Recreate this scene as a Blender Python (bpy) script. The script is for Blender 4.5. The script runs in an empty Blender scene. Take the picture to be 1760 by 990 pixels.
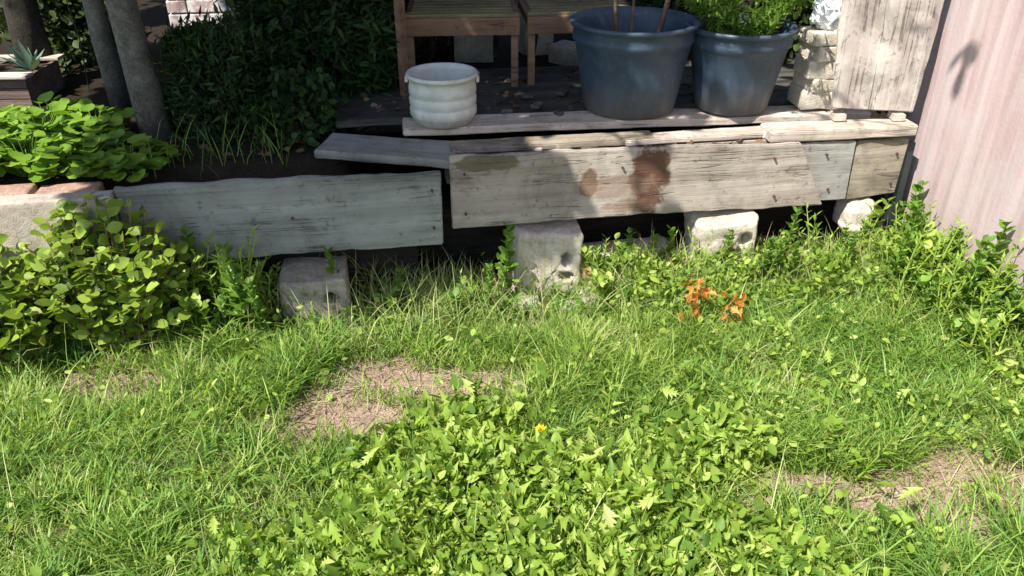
import bpy, bmesh, math, random
import numpy as np
from mathutils import Vector, Matrix, noise as mnoise

random.seed(7); RNG = np.random.default_rng(11)
R = math.radians
scn = bpy.context.scene
COL = scn.collection

# ------------------------------------------------------------------ camera, sky, sun, exposure
cam_d = bpy.data.cameras.new('camera'); cam = bpy.data.objects.new('camera', cam_d); COL.objects.link(cam)
cam.location = (0, 0, 1.55); cam.rotation_euler = (R(60), 0, 0)
cam_d.sensor_width = 36; cam_d.lens = 28.2; cam_d.clip_start = 0.05; cam_d.clip_end = 600
scn.camera = cam
SUN = Vector((-0.50, -0.52, 1.0)).normalized()           # direction towards the sun
world = bpy.data.worlds.new('World'); scn.world = world; world.use_nodes = True
wn = world.node_tree.nodes; wl = world.node_tree.links
sky = wn.new('ShaderNodeTexSky'); sky.sky_type = 'NISHITA'; sky.sun_disc = False
sky.sun_elevation = math.asin(SUN.z); sky.sun_rotation = math.atan2(SUN.x, SUN.y)
bg = wn['Background']; wl.new(sky.outputs[0], bg.inputs[0]); bg.inputs[1].default_value = 0.11
sd = bpy.data.lights.new('sun', 'SUN'); sd.energy = 4.9; sd.angle = R(0.5); sd.color = (1, 0.95, 0.86)
so = bpy.data.objects.new('sun', sd); COL.objects.link(so); so.rotation_euler = SUN.to_track_quat('Z', 'Y').to_euler()
so.location = (-3, -3, 8)
vs = scn.view_settings; vs.view_transform = 'Standard'; vs.look = 'None'; vs.gamma = 1; vs.exposure = 0.88
vs.use_curve_mapping = False
scn.cycles.max_bounces = 6; scn.cycles.transparent_max_bounces = 4

# ------------------------------------------------------------------ terrace frame (s along the boards, q away from the lawn)
TA = R(9.0)
def T(s, q, z=0.0):
    return Vector((0.134 + s*math.cos(TA) - q*math.sin(TA), 2.66 + s*math.sin(TA) + q*math.cos(TA), z))
def sq(x, y):
    dx = x-0.134; dy = y-2.66
    return dx*math.cos(TA)+dy*math.sin(TA), -dx*math.sin(TA)+dy*math.cos(TA)

# ------------------------------------------------------------------ properties
def tag(o, label=None, cat=None, group=None, kind=None):
    if label: o['label'] = label
    if cat: o['category'] = cat
    if group: o['group'] = group
    if kind: o['kind'] = kind
    return o
def empty(name, loc=(0,0,0), rz=0):
    o = bpy.data.objects.new(name, None); COL.objects.link(o); o.location = loc; o.rotation_euler = (0,0,rz)
    o.empty_display_size = 0.1
    return o
def copy_tree(o, parent=None):
    c = o.copy(); COL.objects.link(c)
    if parent is not None: c.parent = parent
    for ch in list(o.children): copy_tree(ch, c)
    return c

# ------------------------------------------------------------------ materials
def mat(name):
    m = bpy.data.materials.new(name); m.use_nodes = True
    nt = m.node_tree; b = nt.nodes['Principled BSDF']
    return m, nt, b
def N(nt, t, **kw):
    n = nt.nodes.new(t)
    for k, v in kw.items():
        if k in n.inputs.keys(): n.inputs[k].default_value = v
        else: setattr(n, k, v)
    return n
def ramp(nt, fac, stops, interp='LINEAR'):
    r = nt.nodes.new('ShaderNodeValToRGB'); cr = r.color_ramp; cr.interpolation = interp
    while len(cr.elements) > 1: cr.elements.remove(cr.elements[-1])
    cr.elements[0].position = stops[0][0]; c = stops[0][1]; cr.elements[0].color = (*c, 1)
    for p, c in stops[1:]:
        e = cr.elements.new(p); e.color = (*c, 1)
    nt.links.new(fac, r.inputs[0]); return r.outputs[0]
def mixc(nt, fac, a, b, mode='MIX'):
    m = nt.nodes.new('ShaderNodeMix'); m.data_type = 'RGBA'; m.blend_type = mode
    for sock, v in ((m.inputs[0], fac), (m.inputs[6], a), (m.inputs[7], b)):
        if isinstance(v, (int, float)): sock.default_value = v
        elif isinstance(v, tuple): sock.default_value = (*v, 1)
        else: nt.links.new(v, sock)
    return m.outputs[2]
def noise(nt, vec, scale, detail=4, rough=0.6, dist=0.0):
    n = nt.nodes.new('ShaderNodeTexNoise'); n.inputs['Scale'].default_value = scale
    n.inputs['Detail'].default_value = detail; n.inputs['Roughness'].default_value = rough
    n.inputs['Distortion'].default_value = dist
    if vec is not None: nt.links.new(vec, n.inputs['Vector'])
    return n.outputs['Fac']
def mapping(nt, scale=(1,1,1), loc=(0,0,0), coord='Object'):
    tc = nt.nodes.new('ShaderNodeTexCoord'); mp = nt.nodes.new('ShaderNodeMapping')
    mp.inputs['Scale'].default_value = scale; mp.inputs['Location'].default_value = loc
    nt.links.new(tc.outputs[coord], mp.inputs['Vector']); return mp.outputs[0]
def bump(nt, b, h, strength=0.4, dist=0.01):
    bp = nt.nodes.new('ShaderNodeBump'); bp.inputs['Strength'].default_value = strength
    bp.inputs['Distance'].default_value = dist
    nt.links.new(h, bp.inputs['Height']); nt.links.new(bp.outputs[0], b.inputs['Normal'])
def mathn(nt, op, a, b=None):
    m = nt.nodes.new('ShaderNodeMath'); m.operation = op
    for i, v in enumerate((a, b)):
        if v is None: continue
        if isinstance(v, (int, float)): m.inputs[i].default_value = v
        else: nt.links.new(v, m.inputs[i])
    return m.outputs[0]

def wood(name, c_dark, c_mid, c_light, stains=(), seed=0, grain=30, rough=0.85, blotch=0.5):
    """weathered board: grain along local x, blotches, optional stains (cx, cz, rx, rz, colour, strength)"""
    m, nt, b = mat(name)
    v1 = mapping(nt, (0.06*grain, grain, grain), (seed, seed*1.3, 0))
    g = noise(nt, v1, 1.6, 6, 0.7, 0.6)
    v2 = mapping(nt, (0.5, 7, 7), (seed*2, 0, seed))
    g2 = noise(nt, v2, 1.6, 3, 0.6, 0.8)
    v3 = mapping(nt, (1, 1, 1), (seed*3, seed, 0))
    bl = noise(nt, v3, 5.5, 5, 0.7, 0.6)
    fac = mathn(nt, 'ADD', mathn(nt, 'MULTIPLY', g, 0.45), mathn(nt, 'MULTIPLY', g2, 0.55))
    col = ramp(nt, fac, [(0.30, c_dark), (0.46, c_mid), (0.64, c_light)])
    sp = ramp(nt, bl, [(0.34, (0.42, 0.39, 0.35)), (0.48, (0.85, 0.83, 0.8)), (0.62, (1.1, 1.08, 1.05))])
    col = mixc(nt, blotch, col, sp, 'MULTIPLY')
    fine = noise(nt, v3, 38, 3, 0.7)
    col = mixc(nt, ramp(nt, fine, [(0.60, (0,0,0)), (0.72, (0.6,0.6,0.6))]), col, tuple(k*0.35 for k in c_dark))
    v4 = mapping(nt, (1.1, 34, 34), (seed*5, seed, 2))
    ck = noise(nt, v4, 1.0, 2, 0.5, 0.4)
    ckf = ramp(nt, mathn(nt, 'ABSOLUTE', mathn(nt, 'SUBTRACT', ck, 0.5)), [(0.0, (0.6,)*3), (0.008, (0.45,)*3), (0.022, (0,0,0))])
    ckf = mixc(nt, ramp(nt, bl, [(0.42, (1,1,1)), (0.56, (0,0,0))]), (0.0,0.0,0.0), ckf)
    col = mixc(nt, ckf, col, tuple(k*0.22 for k in c_dark))
    if stains:
        tc = nt.nodes.new('ShaderNodeTexCoord'); sx = nt.nodes.new('ShaderNodeSeparateXYZ')
        nt.links.new(tc.outputs['Object'], sx.inputs[0])
        n1 = noise(nt, v3, 16, 4, 0.7)
        for (cx, cz, rx, rz, c, st) in stains:
            dx = mathn(nt, 'DIVIDE', mathn(nt, 'SUBTRACT', sx.outputs[0], cx), rx)
            dz = mathn(nt, 'DIVIDE', mathn(nt, 'SUBTRACT', sx.outputs[2], cz), rz)
            d = mathn(nt, 'ADD', mathn(nt, 'POWER', mathn(nt, 'ABSOLUTE', dx), 2.5), mathn(nt, 'POWER', mathn(nt, 'ABSOLUTE', dz), 2.5))
            d = mathn(nt, 'ADD', d, mathn(nt, 'ADD', mathn(nt, 'MULTIPLY', mathn(nt, 'SUBTRACT', n1, 0.5), 2.6), mathn(nt, 'MULTIPLY', mathn(nt, 'SUBTRACT', g2, 0.5), 3.0)))
            f = ramp(nt, d, [(0.55, (st,)*3), (1.0, (0,)*3)])
            col = mixc(nt, f, col, mixc(nt, g, tuple(k*0.55 for k in c), tuple(k*1.25 for k in c)))
    nt.links.new(col, b.inputs['Base Color'])
    b.inputs['Roughness'].default_value = rough; b.inputs['Specular IOR Level'].default_value = 0.25
    h = mathn(nt, 'SUBTRACT', mathn(nt, 'ADD', g, mathn(nt, 'MULTIPLY', bl, 0.5)), mathn(nt, 'MULTIPLY', ckf, 1.2))
    bump(nt, b, h, 0.6, 0.006)
    return m

def rocky(name, c0, c1, c2, scale=6, rough=0.9, bs=0.6, bd=0.01, coord='Object'):
    m, nt, b = mat(name)
    v = mapping(nt, coord=coord)
    n1 = noise(nt, v, scale, 6, 0.7, 0.3); n2 = noise(nt, v, scale*7, 4, 0.7); n3 = noise(nt, v, scale*28, 2, 0.6)
    f = mathn(nt, 'ADD', mathn(nt, 'MULTIPLY', n1, 0.6), mathn(nt, 'MULTIPLY', n2, 0.4))
    col = ramp(nt, f, [(0.34, c0), (0.5, c1), (0.64, c2)])
    col = mixc(nt, ramp(nt, n3, [(0.62, (0,0,0)), (0.74, (0.5,0.5,0.5))]), col, tuple(k*0.3 for k in c0))
    nt.links.new(col, b.inputs['Base Color']); b.inputs['Roughness'].default_value = rough
    b.inputs['Specular IOR Level'].default_value = 0.2
    bump(nt, b, mathn(nt, 'ADD', n2, mathn(nt, 'MULTIPLY', n3, 0.5)), bs, bd)
    return m

def leafmat(name, stops, noise_scale=2.0, trans=0.35, rough=0.5, mixn=0.5, spec=0.2):
    """leaves: one colour per leaf (random per island) blended with slow patches"""
    m, nt, b = mat(name)
    geo = nt.nodes.new('ShaderNodeNewGeometry')
    v = mapping(nt)
    n1 = noise(nt, v, noise_scale, 3, 0.6)
    n1 = ramp(nt, n1, [(0.3, (0,0,0)), (0.7, (1,1,1))])
    f = mathn(nt, 'ADD', mathn(nt, 'MULTIPLY', geo.outputs['Random Per Island'], 1-mixn), mathn(nt, 'MULTIPLY', n1, mixn))
    col = ramp(nt, f, stops)
    nt.links.new(col, b.inputs['Base Color']); b.inputs['Roughness'].default_value = rough
    b.inputs['Specular IOR Level'].default_value = spec
    tr = nt.nodes.new('ShaderNodeBsdfTranslucent')
    tcol = mixc(nt, 1.0, col, (1.25, 1.25, 0.55), 'MULTIPLY')
    nt.links.new(tcol, tr.inputs[0])
    mx = nt.nodes.new('ShaderNodeMixShader'); mx.inputs[0].default_value = trans
    nt.links.new(b.outputs[0], mx.inputs[1]); nt.links.new(tr.outputs[0], mx.inputs[2])
    nt.links.new(mx.outputs[0], nt.nodes['Material Output'].inputs[0])
    return m
def plain(name, c, rough=0.5, var=0.15, scale=12, spec=0.4, bs=0.0):
    m, nt, b = mat(name)
    v = mapping(nt); n1 = noise(nt, v, scale, 5, 0.65)
    col = ramp(nt, n1, [(0.3, tuple(k*(1-var) for k in c)), (0.7, tuple(k*(1+var) for k in c))])
    nt.links.new(col, b.inputs['Base Color'])
    rr = ramp(nt, n1, [(0.3, (rough*0.8,)*3), (0.7, (min(1, rough*1.25),)*3)]); nt.links.new(rr, b.inputs['Roughness'])
    b.inputs['Specular IOR Level'].default_value = spec
    if bs: bump(nt, b, n1, bs, 0.004)
    return m

# ------------------------------------------------------------------ mesh helpers
def link(name, me, m=None, parent=None, loc=None, rot=None):
    o = bpy.data.objects.new(name, me); COL.objects.link(o)
    if m is not None: me.materials.append(m)
    if parent is not None: o.parent = parent
    if loc is not None: o.location = loc
    if rot is not None: o.rotation_euler = rot
    return o
def np_mesh(name, verts, facesets, smooth=False):
    me = bpy.data.meshes.new(name)
    verts = np.asarray(verts, np.float32); me.vertices.add(len(verts)); me.vertices.foreach_set('co', verts.ravel())
    idx = np.concatenate([f.ravel() for f in facesets]).astype(np.int32)
    tot = np.concatenate([np.full(len(f), f.shape[1], np.int32) for f in facesets])
    st = np.concatenate([[0], np.cumsum(tot)[:-1]]).astype(np.int32)
    me.loops.add(len(idx)); me.loops.foreach_set('vertex_index', idx)
    me.polygons.add(len(tot)); me.polygons.foreach_set('loop_start', st)
    me.polygons.foreach_set('loop_total', tot)
    if smooth: me.polygons.foreach_set('use_smooth', np.ones(len(tot), bool))
    me.update(calc_edges=True); me.validate()
    return me
class MB:
    def __init__(s): s.v = []; s.f = []
    def add(s, v, f):
        k = len(s.v); s.v += [tuple(p) for p in v]; s.f += [tuple(i+k for i in q) for q in f]
    def box(s, c, d, rot=None):
        x, y, z = d[0]/2, d[1]/2, d[2]/2
        v = [Vector(p) for p in ((-x,-y,-z),(x,-y,-z),(x,y,-z),(-x,y,-z),(-x,-y,z),(x,-y,z),(x,y,z),(-x,y,z))]
        if rot is not None: v = [rot @ p for p in v]
        c = Vector(c); v = [p+c for p in v]
        s.add(v, [(0,3,2,1),(4,5,6,7),(0,1,5,4),(1,2,6,5),(2,3,7,6),(3,0,4,7)])
    def tube(s, pts, rad, n=8, jit=0.0):
        pts = [Vector(p) for p in pts]; rings = []
        for i, p in enumerate(pts):
            d = (pts[min(i+1, len(pts)-1)]-pts[max(i-1, 0)]).normalized()
            a = d.cross(Vector((0.31, 0.94, 0.11))).normalized(); b = d.cross(a)
            r = rad[i] if isinstance(rad, (list, tuple)) else rad
            rings.append([p + (a*math.cos(2*math.pi*k/n)+b*math.sin(2*math.pi*k/n))*r*(1+random.uniform(-jit, jit)) for k in range(n)])
        v = [q for rg in rings for q in rg]; f = []
        for i in range(len(pts)-1):
            for k in range(n):
                f.append((i*n+k, i*n+(k+1) % n, (i+1)*n+(k+1) % n, (i+1)*n+k))
        f.append(tuple(range(n-1, -1, -1))); f.append(tuple((len(pts)-1)*n+k for k in range(n)))
        s.add(v, f)
    def lathe(s, prof, n=40, ell=1.0):
        v = []; f = []
        for r, z in prof:
            for k in range(n): v.append((r*math.cos(2*math.pi*k/n), ell*r*math.sin(2*math.pi*k/n), z))
        for i in range(len(prof)-1):
            for k in range(n): f.append((i*n+k, i*n+(k+1) % n, (i+1)*n+(k+1) % n, (i+1)*n+k))
        f.append(tuple(range(n-1, -1, -1))); f.append(tuple((len(prof)-1)*n+k for k in range(n)))
        s.add(v, f)
    def build(s, name, m, parent=None, loc=None, rot=None, bevel=0, smooth=False):
        me = bpy.data.meshes.new(name); me.from_pydata(s.v, [], s.f); me.update()
        bm = bmesh.new(); bm.from_mesh(me); bmesh.ops.recalc_face_normals(bm, faces=bm.faces)
        if bevel:
            bmesh.ops.bevel(bm, geom=list(bm.edges), offset=bevel, segments=2, affect='EDGES', profile=0.6)
        bm.to_mesh(me); bm.free()
        if smooth: me.polygons.foreach_set('use_smooth', [True]*len(me.polygons))
        o = link(name, me, m, parent, loc, rot)
        return o

def plank_mesh(name, outline, thick, seg=0.035, rough=0.004, seed=0, chip=0.006):
    """board standing in the local xz plane: outline polygon (x,z) cut into a grid, given thickness and worn, wavy edges"""
    bm = bmesh.new()
    vs_ = [bm.verts.new((x, -thick/2, z)) for x, z in outline]
    f = bm.faces.new(vs_)
    r = bmesh.ops.extrude_face_region(bm, geom=[f])
    bmesh.ops.translate(bm, verts=[g for g in r['geom'] if isinstance(g, bmesh.types.BMVert)], vec=(0, thick, 0))
    bmesh.ops.recalc_face_normals(bm, faces=bm.faces)
    bmesh.ops.bevel(bm, geom=list(bm.edges), offset=min(0.004, thick*0.2), segments=2, affect='EDGES')
    xs = [p[0] for p in outline]; zs = [p[1] for p in outline]
    x = min(xs)+seg
    while x < max(xs)-1e-3:
        bmesh.ops.bisect_plane(bm, geom=list(bm.verts)+list(bm.edges)+list(bm.faces), plane_co=(x,0,0), plane_no=(1,0,0)); x += seg
    z = min(zs)+seg
    while z < max(zs)-1e-3:
        bmesh.ops.bisect_plane(bm, geom=list(bm.verts)+list(bm.edges)+list(bm.faces), plane_co=(0,0,z), plane_no=(0,0,1)); z += seg
    zc = (min(zs)+max(zs))/2
    for v in bm.verts:
        p = v.co.copy()
        n1 = mnoise.noise(Vector((p.x*3+seed*7, p.z*3, seed)))
        n2 = mnoise.noise(Vector((p.x*22+seed*3, p.z*22, p.y*30)))
        n3 = mnoise.noise(Vector((p.x*9+seed, 0, seed*5+(1 if p.z > zc else 4))))
        if abs(p.z-zc) > 0.44*(max(zs)-min(zs)): v.co.z -= math.copysign(max(0, mnoise.noise(Vector((p.x*40+seed*11, seed, 1 if p.z > zc else 8)))-0.1)*chip*1.5, p.z-zc)
        v.co.y += n1*rough*1.5 + n2*rough*0.5
        v.co.z += n3*chip*(1 if abs(p.z-zc) > 0.4*(max(zs)-min(zs)) else 0.3) + n2*rough*0.4
        v.co.x += n2*rough*0.6
    me = bpy.data.meshes.new(name); bm.to_mesh(me); bm.free()
    return me
def rough_block(name, dims, seed=0, amp=0.012, cuts=7, holes=(), rnd=0.15, bevel=0.02):
    """worn block: rounded, noisy, optional round holes bored through the front (x, z, radius_x, radius_z)"""
    bm = bmesh.new(); bmesh.ops.create_cube(bm, size=1)
    bmesh.ops.scale(bm, verts=bm.verts, vec=dims)
    bmesh.ops.bevel(bm, geom=list(bm.edges), offset=bevel, segments=3, affect='EDGES', profile=0.5)
    for ax in range(3):
        no = [0,0,0]; no[ax] = 1
        n = max(3, int(dims[ax]/(0.011 if holes else 0.02)))
        for k in range(1, n):
            co = [0,0,0]; co[ax] = -dims[ax]/2 + dims[ax]*k/n
            bmesh.ops.bisect_plane(bm, geom=list(bm.verts)+list(bm.edges)+list(bm.faces), plane_co=co, plane_no=no)
    for v in bm.verts:
        p = v.co
        d = Vector((mnoise.noise(p*7+Vector((seed, 0, 0))), mnoise.noise(p*7+Vector((0, seed, 9))), mnoise.noise(p*7+Vector((5, 0, seed)))))
        d2 = mnoise.noise(p*30+Vector((seed, seed, 0)))
        for (hx, hz, rx, rz) in holes:
            if p.y < -dims[1]*0.2:
                e = ((p.x-hx)/rx)**2 + ((p.z-hz)/rz)**2
                if e < 1.2: p.y += dims[1]*0.55*max(0, min(1, (1.2-e)/0.35))
        d3 = mnoise.noise(p*16+Vector((0, seed, seed)))
        v.co = p + d*amp*0.8 + p.normalized()*(d2*amp*0.3 - max(0, d3-0.15)*amp*1.6)
    me = bpy.data.meshes.new(name); bm.to_mesh(me); bm.free()
    me.polygons.foreach_set('use_smooth', [True]*len(me.polygons))
    return me

# leaf templates: x across, y along, z up
TPL = {
 'ovate': (np.array([[0,0,0],[.28,.22,.05],[.36,.5,.06],[.22,.8,.03],[0,1,-.06],[-.22,.8,.03],[-.36,.5,.06],[-.28,.22,.05],[0,.5,-.03]], float),
           [np.array([[0,1,2,8],[8,2,3,4],[8,4,5,6],[0,8,6,7]])]),
 'round': (np.array([[0,0,0],[.36,.06,.07],[.52,.4,.1],[.36,.82,.05],[0,.98,-.02],[-.36,.82,.05],[-.52,.4,.1],[-.36,.06,.07],[0,.48,-.04]], float),
           [np.array([[0,1,2,8],[8,2,3,4],[8,4,5,6],[0,8,6,7]])]),
 'narrow': (np.array([[0,0,0],[.13,.4,.03],[0,1,-.08],[-.13,.4,.03]], float), [np.array([[0,1,2],[0,2,3]])]),
 'lobed': (np.array([[0,0,0],[.04,.2,.0],[.16,.13,.03],[.07,.34,0],[.26,.28,.06],[.09,.52,0],[.30,.47,.05],[.12,.72,.01],[0,1,-.16],
                     [-.12,.72,.01],[-.30,.49,.03],[-.09,.52,0],[-.26,.30,.04],[-.07,.34,0],[-.16,.13,.03],[-.04,.2,0],[0,.5,-.02]], float),
           [np.array([[0,1,16],[1,2,3],[3,16,1],[3,4,5],[5,16,3],[5,6,7],[5,7,16],[7,8,16],[8,9,16],[9,11,16],[9,10,11],[11,13,16],[11,12,13],[13,15,16],[13,14,15],[15,0,16]])]),
}
def leaves(name, pos, dirs, nrm, size, tpl='ovate', wid=1.0):
    """one mesh holding a leaf per row: position of its base, pointing direction, face normal, length"""
    pos = np.asarray(pos, float); d = np.asarray(dirs, float); n = np.asarray(nrm, float); size = np.asarray(size, float)
    d /= np.linalg.norm(d, axis=1, keepdims=True)+1e-9
    x = np.cross(d, n); x /= np.linalg.norm(x, axis=1, keepdims=True)+1e-9
    n = np.cross(x, d)
    tv, tf = TPL[tpl]; k = len(tv)
    wr = (np.atleast_1d(wid)*np.ones(len(pos)))[:, None, None]
    V = pos[:, None, :] + size[:, None, None]*(tv[None, :, 0, None]*wr*x[:, None, :] + tv[None, :, 1, None]*d[:, None, :] + tv[None, :, 2, None]*n[:, None, :])
    off = (np.arange(len(pos))*k)[:, None, None]
    return np_mesh(name, V.reshape(-1, 3), [(t[None]+off).reshape(-1, t.shape[1]) for t in tf])
def rdir(n, up=0.0, spread=1.0):
    v = RNG.normal(size=(n, 3)); v /= np.linalg.norm(v, axis=1, keepdims=True)
    v = v*spread; v[:, 2] += up
    return v/(np.linalg.norm(v, axis=1, keepdims=True)+1e-9)

# ------------------------------------------------------------------ ground height
def vnoise(x, y, f, seed):
    """cheap smooth value noise in numpy"""
    x = np.asarray(x)*f+seed*13.7; y = np.asarray(y)*f+seed*7.3
    xi = np.floor(x).astype(int); yi = np.floor(y).astype(int); xf = x-xi; yf = y-yi
    u = xf*xf*(3-2*xf); w = yf*yf*(3-2*yf)
    def h(a, b):
        r = np.sin(a*127.1+b*311.7+seed*17.17)*43758.5453
        return r-np.floor(r)
    return (h(xi, yi)*(1-u)+h(xi+1, yi)*u)*(1-w)+(h(xi, yi+1)*(1-u)+h(xi+1, yi+1)*u)*w
def step(v): v = np.clip(v, 0, 1); return v*v*(3-2*v)
def gz(x, y):
    x = np.asarray(x, float); y = np.asarray(y, float)
    s = (x-0.134)*math.cos(TA)+(y-2.66)*math.sin(TA); q = -(x-0.134)*math.sin(TA)+(y-2.66)*math.cos(TA)
    z = (vnoise(x, y, 2.2, 1)-0.5)*0.05 + (vnoise(x, y, 7, 2)-0.5)*0.02
    near = step((q-0.75)/0.25)*(s > -0.7) + step((q-0.10)/0.12)*(s <= -0.7)
    z = z*(1-0.5*near) + near*0.49
    return z
PATCH = [(-0.28, 2.05, 0.37, 0.10, 0.93), (-0.52, 1.88, 0.21, 0.14, 0.97), (1.03, 1.55, 0.33, 0.14, 1.0), (-1.26, 2.03, 0.20, 0.09, 0.9), (-0.2, 2.36, 0.3, 0.07, 0.6), (-0.95, 2.12, 0.12, 0.06, 0.7),
         (0.0, 2.07, 0.14, 0.07, 0.8), (-1.12, 1.38, 0.07, 0.05, 0.6), (0.42, 1.52, 0.07, 0.05, 0.7), (-0.05, 1.98, 0.1, 0.05, 0.7),
         (-0.25, 2.42, 0.4, 0.05, 0.5), (-1.05, 1.62, 0.09, 0.04, 0.5)]
def bare(x, y):
    b = np.zeros_like(x)
    for cx, cy, rx, ry, st in PATCH:
        d = np.sqrt(((x-cx)/rx)**2+((y-cy)/ry)**2) + (vnoise(x, y, 9, 5)-0.5)*0.9 + (vnoise(x, y, 28, 6)-0.5)*0.7
        b = np.maximum(b, st*step((1.30-d)/0.5))
    return b
def weedy(x, y):
    cx = 0.02+(y-1.3)*0.22
    d = np.sqrt(((x-cx)/0.60)**2+((y-1.34)/0.50)**2) + (vnoise(x, y, 5, 8)-0.5)*0.8
    return step((1.12-d)/0.35)

# ================================================================== SETTING
# ground: one sheet, fine near the camera and coarse out to the horizon
def axis(lo, hi, c0, c1, fine, n):
    a = list(np.arange(c0, c1+1e-6, fine))
    g = [c0 - (c0-lo)*((k/n)**3) for k in range(n, 0, -1)] + a + [a[-1] + (hi-a[-1])*((k/n)**3) for k in range(1, n+1)]
    return np.array(g)
gx = axis(-250, 250, -3.2, 3.2, 0.04, 22); gy = axis(-250, 300, 0.6, 6.0, 0.04, 22)
GX, GY = np.meshgrid(gx, gy); GZ = gz(GX, GY)
V = np.stack([GX, GY, GZ], -1).reshape(-1, 3)
nx, ny = len(gx), len(gy)
i = np.arange(nx-1)[None, :]+np.arange(ny-1)[:, None]*nx
F = np.stack([i, i+1, i+1+nx, i+nx], -1).reshape(-1, 4)
mg, nt, b = mat('soil')
v = mapping(nt)
n1 = noise(nt, v, 3.0, 6, 0.7, 0.4); n2 = noise(nt, v, 30, 5, 0.75); n3 = noise(nt, v, 120, 3, 0.7)
c = ramp(nt, n2, [(0.3, (0.13, 0.085, 0.06)), (0.5, (0.30, 0.20, 0.155)), (0.68, (0.52, 0.40, 0.31))])
c = mixc(nt, ramp(nt, n1, [(0.42, (0,0,0)), (0.62, (0.8,0.8,0.8))]), c, (0.42, 0.32, 0.24))
c = mixc(nt, ramp(nt, n3, [(0.55, (0,0,0)), (0.75, (0.7,0.7,0.7))]), c, (0.54, 0.43, 0.33))
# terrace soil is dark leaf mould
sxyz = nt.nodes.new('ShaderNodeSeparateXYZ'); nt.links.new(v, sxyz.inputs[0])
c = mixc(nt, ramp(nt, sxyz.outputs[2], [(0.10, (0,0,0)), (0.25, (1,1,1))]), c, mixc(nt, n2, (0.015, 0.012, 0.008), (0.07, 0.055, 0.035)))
# shade under and behind the boards, painted into the soil colour
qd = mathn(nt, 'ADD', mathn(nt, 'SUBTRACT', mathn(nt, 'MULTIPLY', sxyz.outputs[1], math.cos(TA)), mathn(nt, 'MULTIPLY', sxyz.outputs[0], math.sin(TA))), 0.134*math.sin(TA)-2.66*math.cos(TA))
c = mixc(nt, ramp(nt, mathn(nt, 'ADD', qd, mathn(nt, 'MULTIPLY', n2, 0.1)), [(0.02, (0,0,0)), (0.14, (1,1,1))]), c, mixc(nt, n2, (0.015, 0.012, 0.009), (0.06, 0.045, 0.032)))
# beyond the plot the ground is rough grass
ln = nt.nodes.new('ShaderNodeVectorMath'); ln.operation = 'LENGTH'; nt.links.new(v, ln.inputs[0])
c = mixc(nt, ramp(nt, mathn(nt, 'DIVIDE', ln.outputs['Value'], 20.0), [(0.35, (0,0,0)), (0.6, (1,1,1))]), c, mixc(nt, n2, (0.03, 0.06, 0.015), (0.09, 0.13, 0.04)))
nt.links.new(c, b.inputs['Base Color']); b.inputs['Roughness'].default_value = 0.95; b.inputs['Specular IOR Level'].default_value = 0.1
bump(nt, b, mathn(nt, 'ADD', n2, mathn(nt, 'MULTIPLY', n3, 0.6)), 0.8, 0.02)
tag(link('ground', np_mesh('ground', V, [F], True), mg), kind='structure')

# ------------------------------------------------------------------ pink house wall on the right (house volume runs right and towards the camera)
WS = 1.515
m_wall, nt, b = mat('pink_render')
v = mapping(nt); vst = mapping(nt, (1, 14, 0.9))
n1 = noise(nt, vst, 1.2, 5, 0.65, 0.2); n2 = noise(nt, v, 3.5, 5, 0.7); n3 = noise(nt, v, 60, 3, 0.7)
c = ramp(nt, n1, [(0.32, (0.37, 0.26, 0.26)), (0.5, (0.48, 0.365, 0.365)), (0.68, (0.53, 0.455, 0.455))])
c = mixc(nt, ramp(nt, n2, [(0.42, (0,0,0)), (0.7, (0.6,)*3)]), c, (0.52, 0.46, 0.45))
sxyz = nt.nodes.new('ShaderNodeSeparateXYZ'); nt.links.new(v, sxyz.inputs[0])
lowz = mathn(nt, 'ADD', sxyz.outputs[2], mathn(nt, 'MULTIPLY', n2, 0.25))
c = mixc(nt, ramp(nt, lowz, [(0.15, (0.75,)*3), (0.42, (0,0,0))]), c, (0.28, 0.23, 0.17))
nt.links.new(c, b.inputs['Base Color']); b.inputs['Roughness'].default_value = 0.9; b.inputs['Specular IOR Level'].default_value = 0.15
wv = nt.nodes.new('ShaderNodeTexWave'); wv.bands_direction = 'Y'; wv.inputs['Scale'].default_value = 3.6; wv.inputs['Distortion'].default_value = 0.6; nt.links.new(mapping(nt, (1,1,0.3)), wv.inputs[0])
bump(nt, b, mathn(nt, 'ADD', mathn(nt, 'MULTIPLY', wv.outputs['Fac'], 1.2), mathn(nt, 'ADD', n1, mathn(nt, 'MULTIPLY', n3, 0.6))), 0.38, 0.006)
house = empty('house', T(WS, 0.27, 0), TA)
tag(house, 'pink rendered house wall rising out of the weeds at the right edge', 'house')
mb = MB(); mb.box((2.5, -3.15, 1.25), (5, 6.3, 2.9)); w = mb.build('wall', m_wall, house, bevel=0.012)
mb = MB(); mb.box((2.5, -3.15, 2.78), (5.5, 6.8, 0.14)); mb.build('roof', rocky('roof_felt', (0.05,0.05,0.05), (0.09,0.085,0.08), (0.13,0.12,0.11), 5), house, bevel=0.01)

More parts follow.
